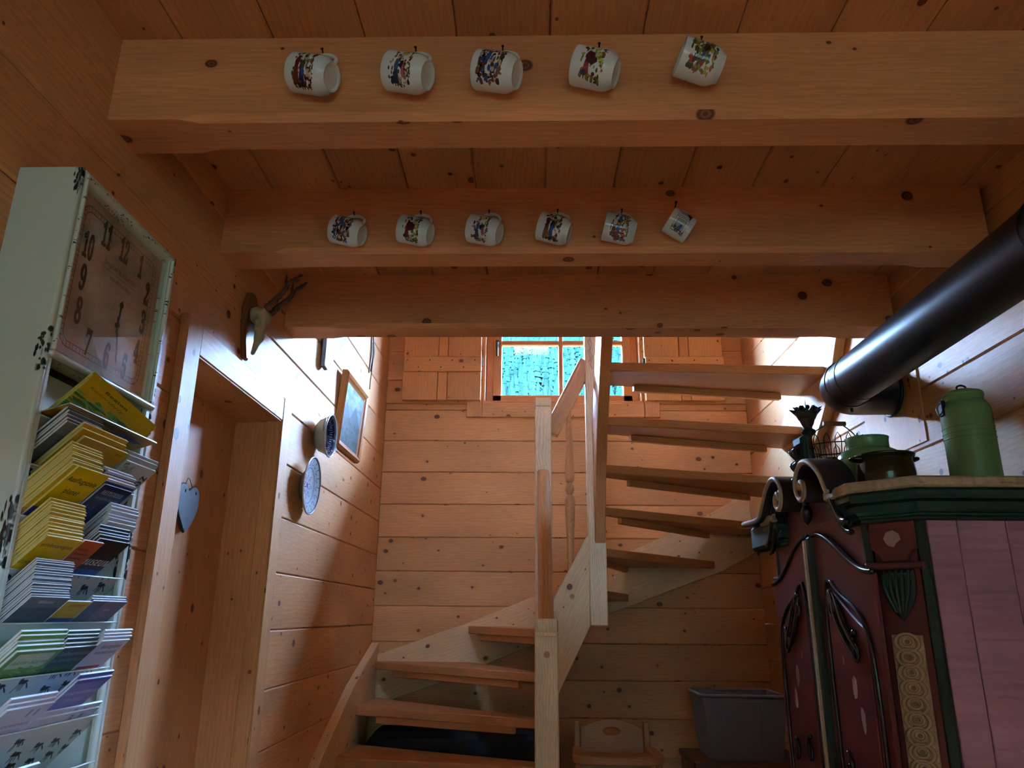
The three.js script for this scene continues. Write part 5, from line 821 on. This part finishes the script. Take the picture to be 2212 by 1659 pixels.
// ---------------------------------------------------------------- under the stairs
{ // child's high chair: seat with pierced back, tray rail in front, splayed legs
  const t = thing('high_chair', "wooden child's high chair with an oval hand hole in its back, under the stairs", 'high chair', [0.362, YF, -3.55]), w = wood(ASH, [0.58, 0.52, 0.44], 0.45), put = (n, g, p = t) => part(n, g, w, p), Y = (y) => y - YF;
  const s = new THREE.Shape(); s.moveTo(-0.145, 0); s.lineTo(0.145, 0); s.lineTo(0.14, 0.24); s.quadraticCurveTo(0.0, 0.325, -0.14, 0.24); s.lineTo(-0.145, 0);
  const hole = new THREE.Path(); hole.absellipse(0, 0.23, 0.036, 0.014, 0, Math.PI * 2);
  put('backrest', grainUV(prism(s, 'xy', -0.011, 0.011, 0.004, [hole], 18).rotateX(-0.14).translate(0, Y(-0.72), -0.1), [1, 0, 0]));
  for (const q of [-1, 1]) put('back_post', wbox(-0.014, 0.014, 0, 0.27, -0.014, 0.014, 'y', 0.005).rotateX(-0.14).translate(q * 0.155, Y(-0.72), -0.1));
  put('seat', wbox(-0.17, 0.17, Y(-0.745), Y(-0.72), -0.13, 0.14, 'x', 0.006));
  // bent tray rail: front bar with rounded returns
  const rail = new THREE.Shape(); rail.moveTo(-0.178, -0.06); rail.lineTo(-0.19, 0.13); rail.quadraticCurveTo(-0.19, 0.2, -0.12, 0.202); rail.quadraticCurveTo(0, 0.222, 0.12, 0.202); rail.quadraticCurveTo(0.19, 0.2, 0.19, 0.13); rail.lineTo(0.178, -0.06); rail.lineTo(0.14, -0.06); rail.lineTo(0.145, 0.1); rail.quadraticCurveTo(0.145, 0.15, 0.1, 0.152); rail.lineTo(-0.1, 0.152); rail.quadraticCurveTo(-0.145, 0.15, -0.145, 0.1); rail.lineTo(-0.14, -0.06); rail.lineTo(-0.178, -0.06);
  const tr = put('tray', grainUV(prism(rail, 'xz', Y(-0.577), Y(-0.543), 0.006, [], 14), [1, 0, 0])); put('tray_board', wbox(-0.15, 0.15, Y(-0.575), Y(-0.565), -0.04, 0.16, 'x', 0.003), tr);
  part('label_plate', cbox(-0.018, 0.018, Y(-0.567), Y(-0.555), 0.204, 0.2115, 0.0006), std({ color: col(0.42, 0.4, 0.36), roughness: 0.4 }), tr);
  put('apron', grainUV(prism([[-0.12, Y(-0.66)], [0.12, Y(-0.66)], [0.11, Y(-0.62)], [0, Y(-0.605)], [-0.11, Y(-0.62)]], 'xy', 0.13, 0.145, 0.003), [1, 0, 0]));
  for (const x of [-1, 1]) for (const z of [-1, 1]) { const top = z > 0 ? Y(-0.58) : Y(-0.74); put('leg', grainUV(tube([[x * 0.2, 0.012, z * 0.2 + 0.01], [x * 0.165, top, z * 0.13 + 0.01]], 0.015, 10, 8), [0, 1, 0])); }
  for (const z of [-1, 1]) put('stretcher', grainUV(tube([[-0.19, 0.25, z * 0.178 + 0.01], [0.19, 0.25, z * 0.178 + 0.01]], 0.01, 8, 4), [1, 0, 0]));
  put('foot_rest', wbox(-0.15, 0.15, 0.36, 0.378, 0.1, 0.19, 'x', 0.004));
}
{
  const b = thing('wooden_chest', 'dark wooden chest standing in the corner under the stairs', 'chest', [1.12, YF, -4.38]), dw = wood(ASH, [0.22, 0.15, 0.11], 0.5);
  part('body', wbox(-0.29, 0.29, 0, 0.555, -0.2, 0.2, 'x', 0.006), dw, b); part('lid', wbox(-0.3, 0.3, 0.557, 0.592, -0.21, 0.21, 'x', 0.006), dw, b); for (const s of [-1, 1]) part('iron_band', wbox(s * 0.2 - 0.015, s * 0.2 + 0.015, 0, 0.555, 0.2, 0.203, 'y', 0.001), M.iron, b);
  const t = thing('storage_box', 'translucent lidless plastic storage box standing on the dark chest', 'box', [1.1, YF + 0.5935, -4.36]);
  const pl = new THREE.MeshPhysicalMaterial({ color: col(0.24, 0.18, 0.15), transmission: 0.5, thickness: 0, roughness: 0.75 });
  const W0 = 0.18, W1 = 0.215, D0 = 0.15, D1 = 0.175, H = 0.305, th = 0.004, ring = (w, d, y) => [[-w, y, -d], [w, y, -d], [w, y, d], [-w, y, d]], pos = [], quad = (a, b, c, d) => { for (const v of [a, b, c, a, c, d]) pos.push(...v); };
  const A = ring(W0, D0, 0), B = ring(W1, D1, H), C = ring(W1 - th, D1 - th, H), E2 = ring(W0 - th, D0 - th, th); for (let i = 0; i < 4; i++) { const j = (i + 1) % 4; quad(A[j], A[i], B[i], B[j]); quad(B[j], B[i], C[i], C[j]); quad(C[j], C[i], E2[i], E2[j]); } quad(A[0], A[1], A[2], A[3]); quad(E2[3], E2[2], E2[1], E2[0]);
  const g = new THREE.BufferGeometry(); g.setAttribute('position', new THREE.Float32BufferAttribute(pos, 3)); g.computeVertexNormals(); part('tub', grainUV(g, [1, 0, 0]), pl, t);
  const rim = part('rim', tube([[-W1, H, -D1], [W1, H, -D1], [W1, H, D1], [-W1, H, D1]].flatMap((p, i, l) => { const q = l[(i + 1) % 4]; return [0.04, 0.5, 0.96].map((k) => p.map((v, j) => v + (q[j] - v) * k)); }), 0.008, 8, 160, true), pl, t);
  for (const x of [-0.1, 0.08]) part('rib', tube([[x * 0.94, 0.01, D0 + 0.0015], [x, H - 0.03, D1 - 0.0005]], 0.0022, 6, 4), pl, t); part('rib', tube([[-0.1, H - 0.03, D1 - 0.001], [0.08, H - 0.03, D1 - 0.001]], 0.0022, 6, 4), pl, t);
}
{
  const t = thing('dark_suitcase', 'black fabric suitcase standing behind the lower stair treads', 'suitcase', [-0.38, YF, -4.62]), m = std({ color: col(0.01, 0.011, 0.013), roughness: 0.8 });
  part('shell', grainUV(prism([[-0.52, 0.02], [0.54, 0.02], [0.54, 0.6], [0.5, 0.66], [-0.48, 0.67], [-0.55, 0.58]], 'xy', -0.14, 0.14, 0.03), [1, 0, 0]), m, t); part('handle', tube([[-0.08, 0.655, 0], [-0.07, 0.69, 0], [0.07, 0.69, 0], [0.08, 0.655, 0]], 0.01, 8, 20), M.black, t);
}
renderer.render(scene, camera);
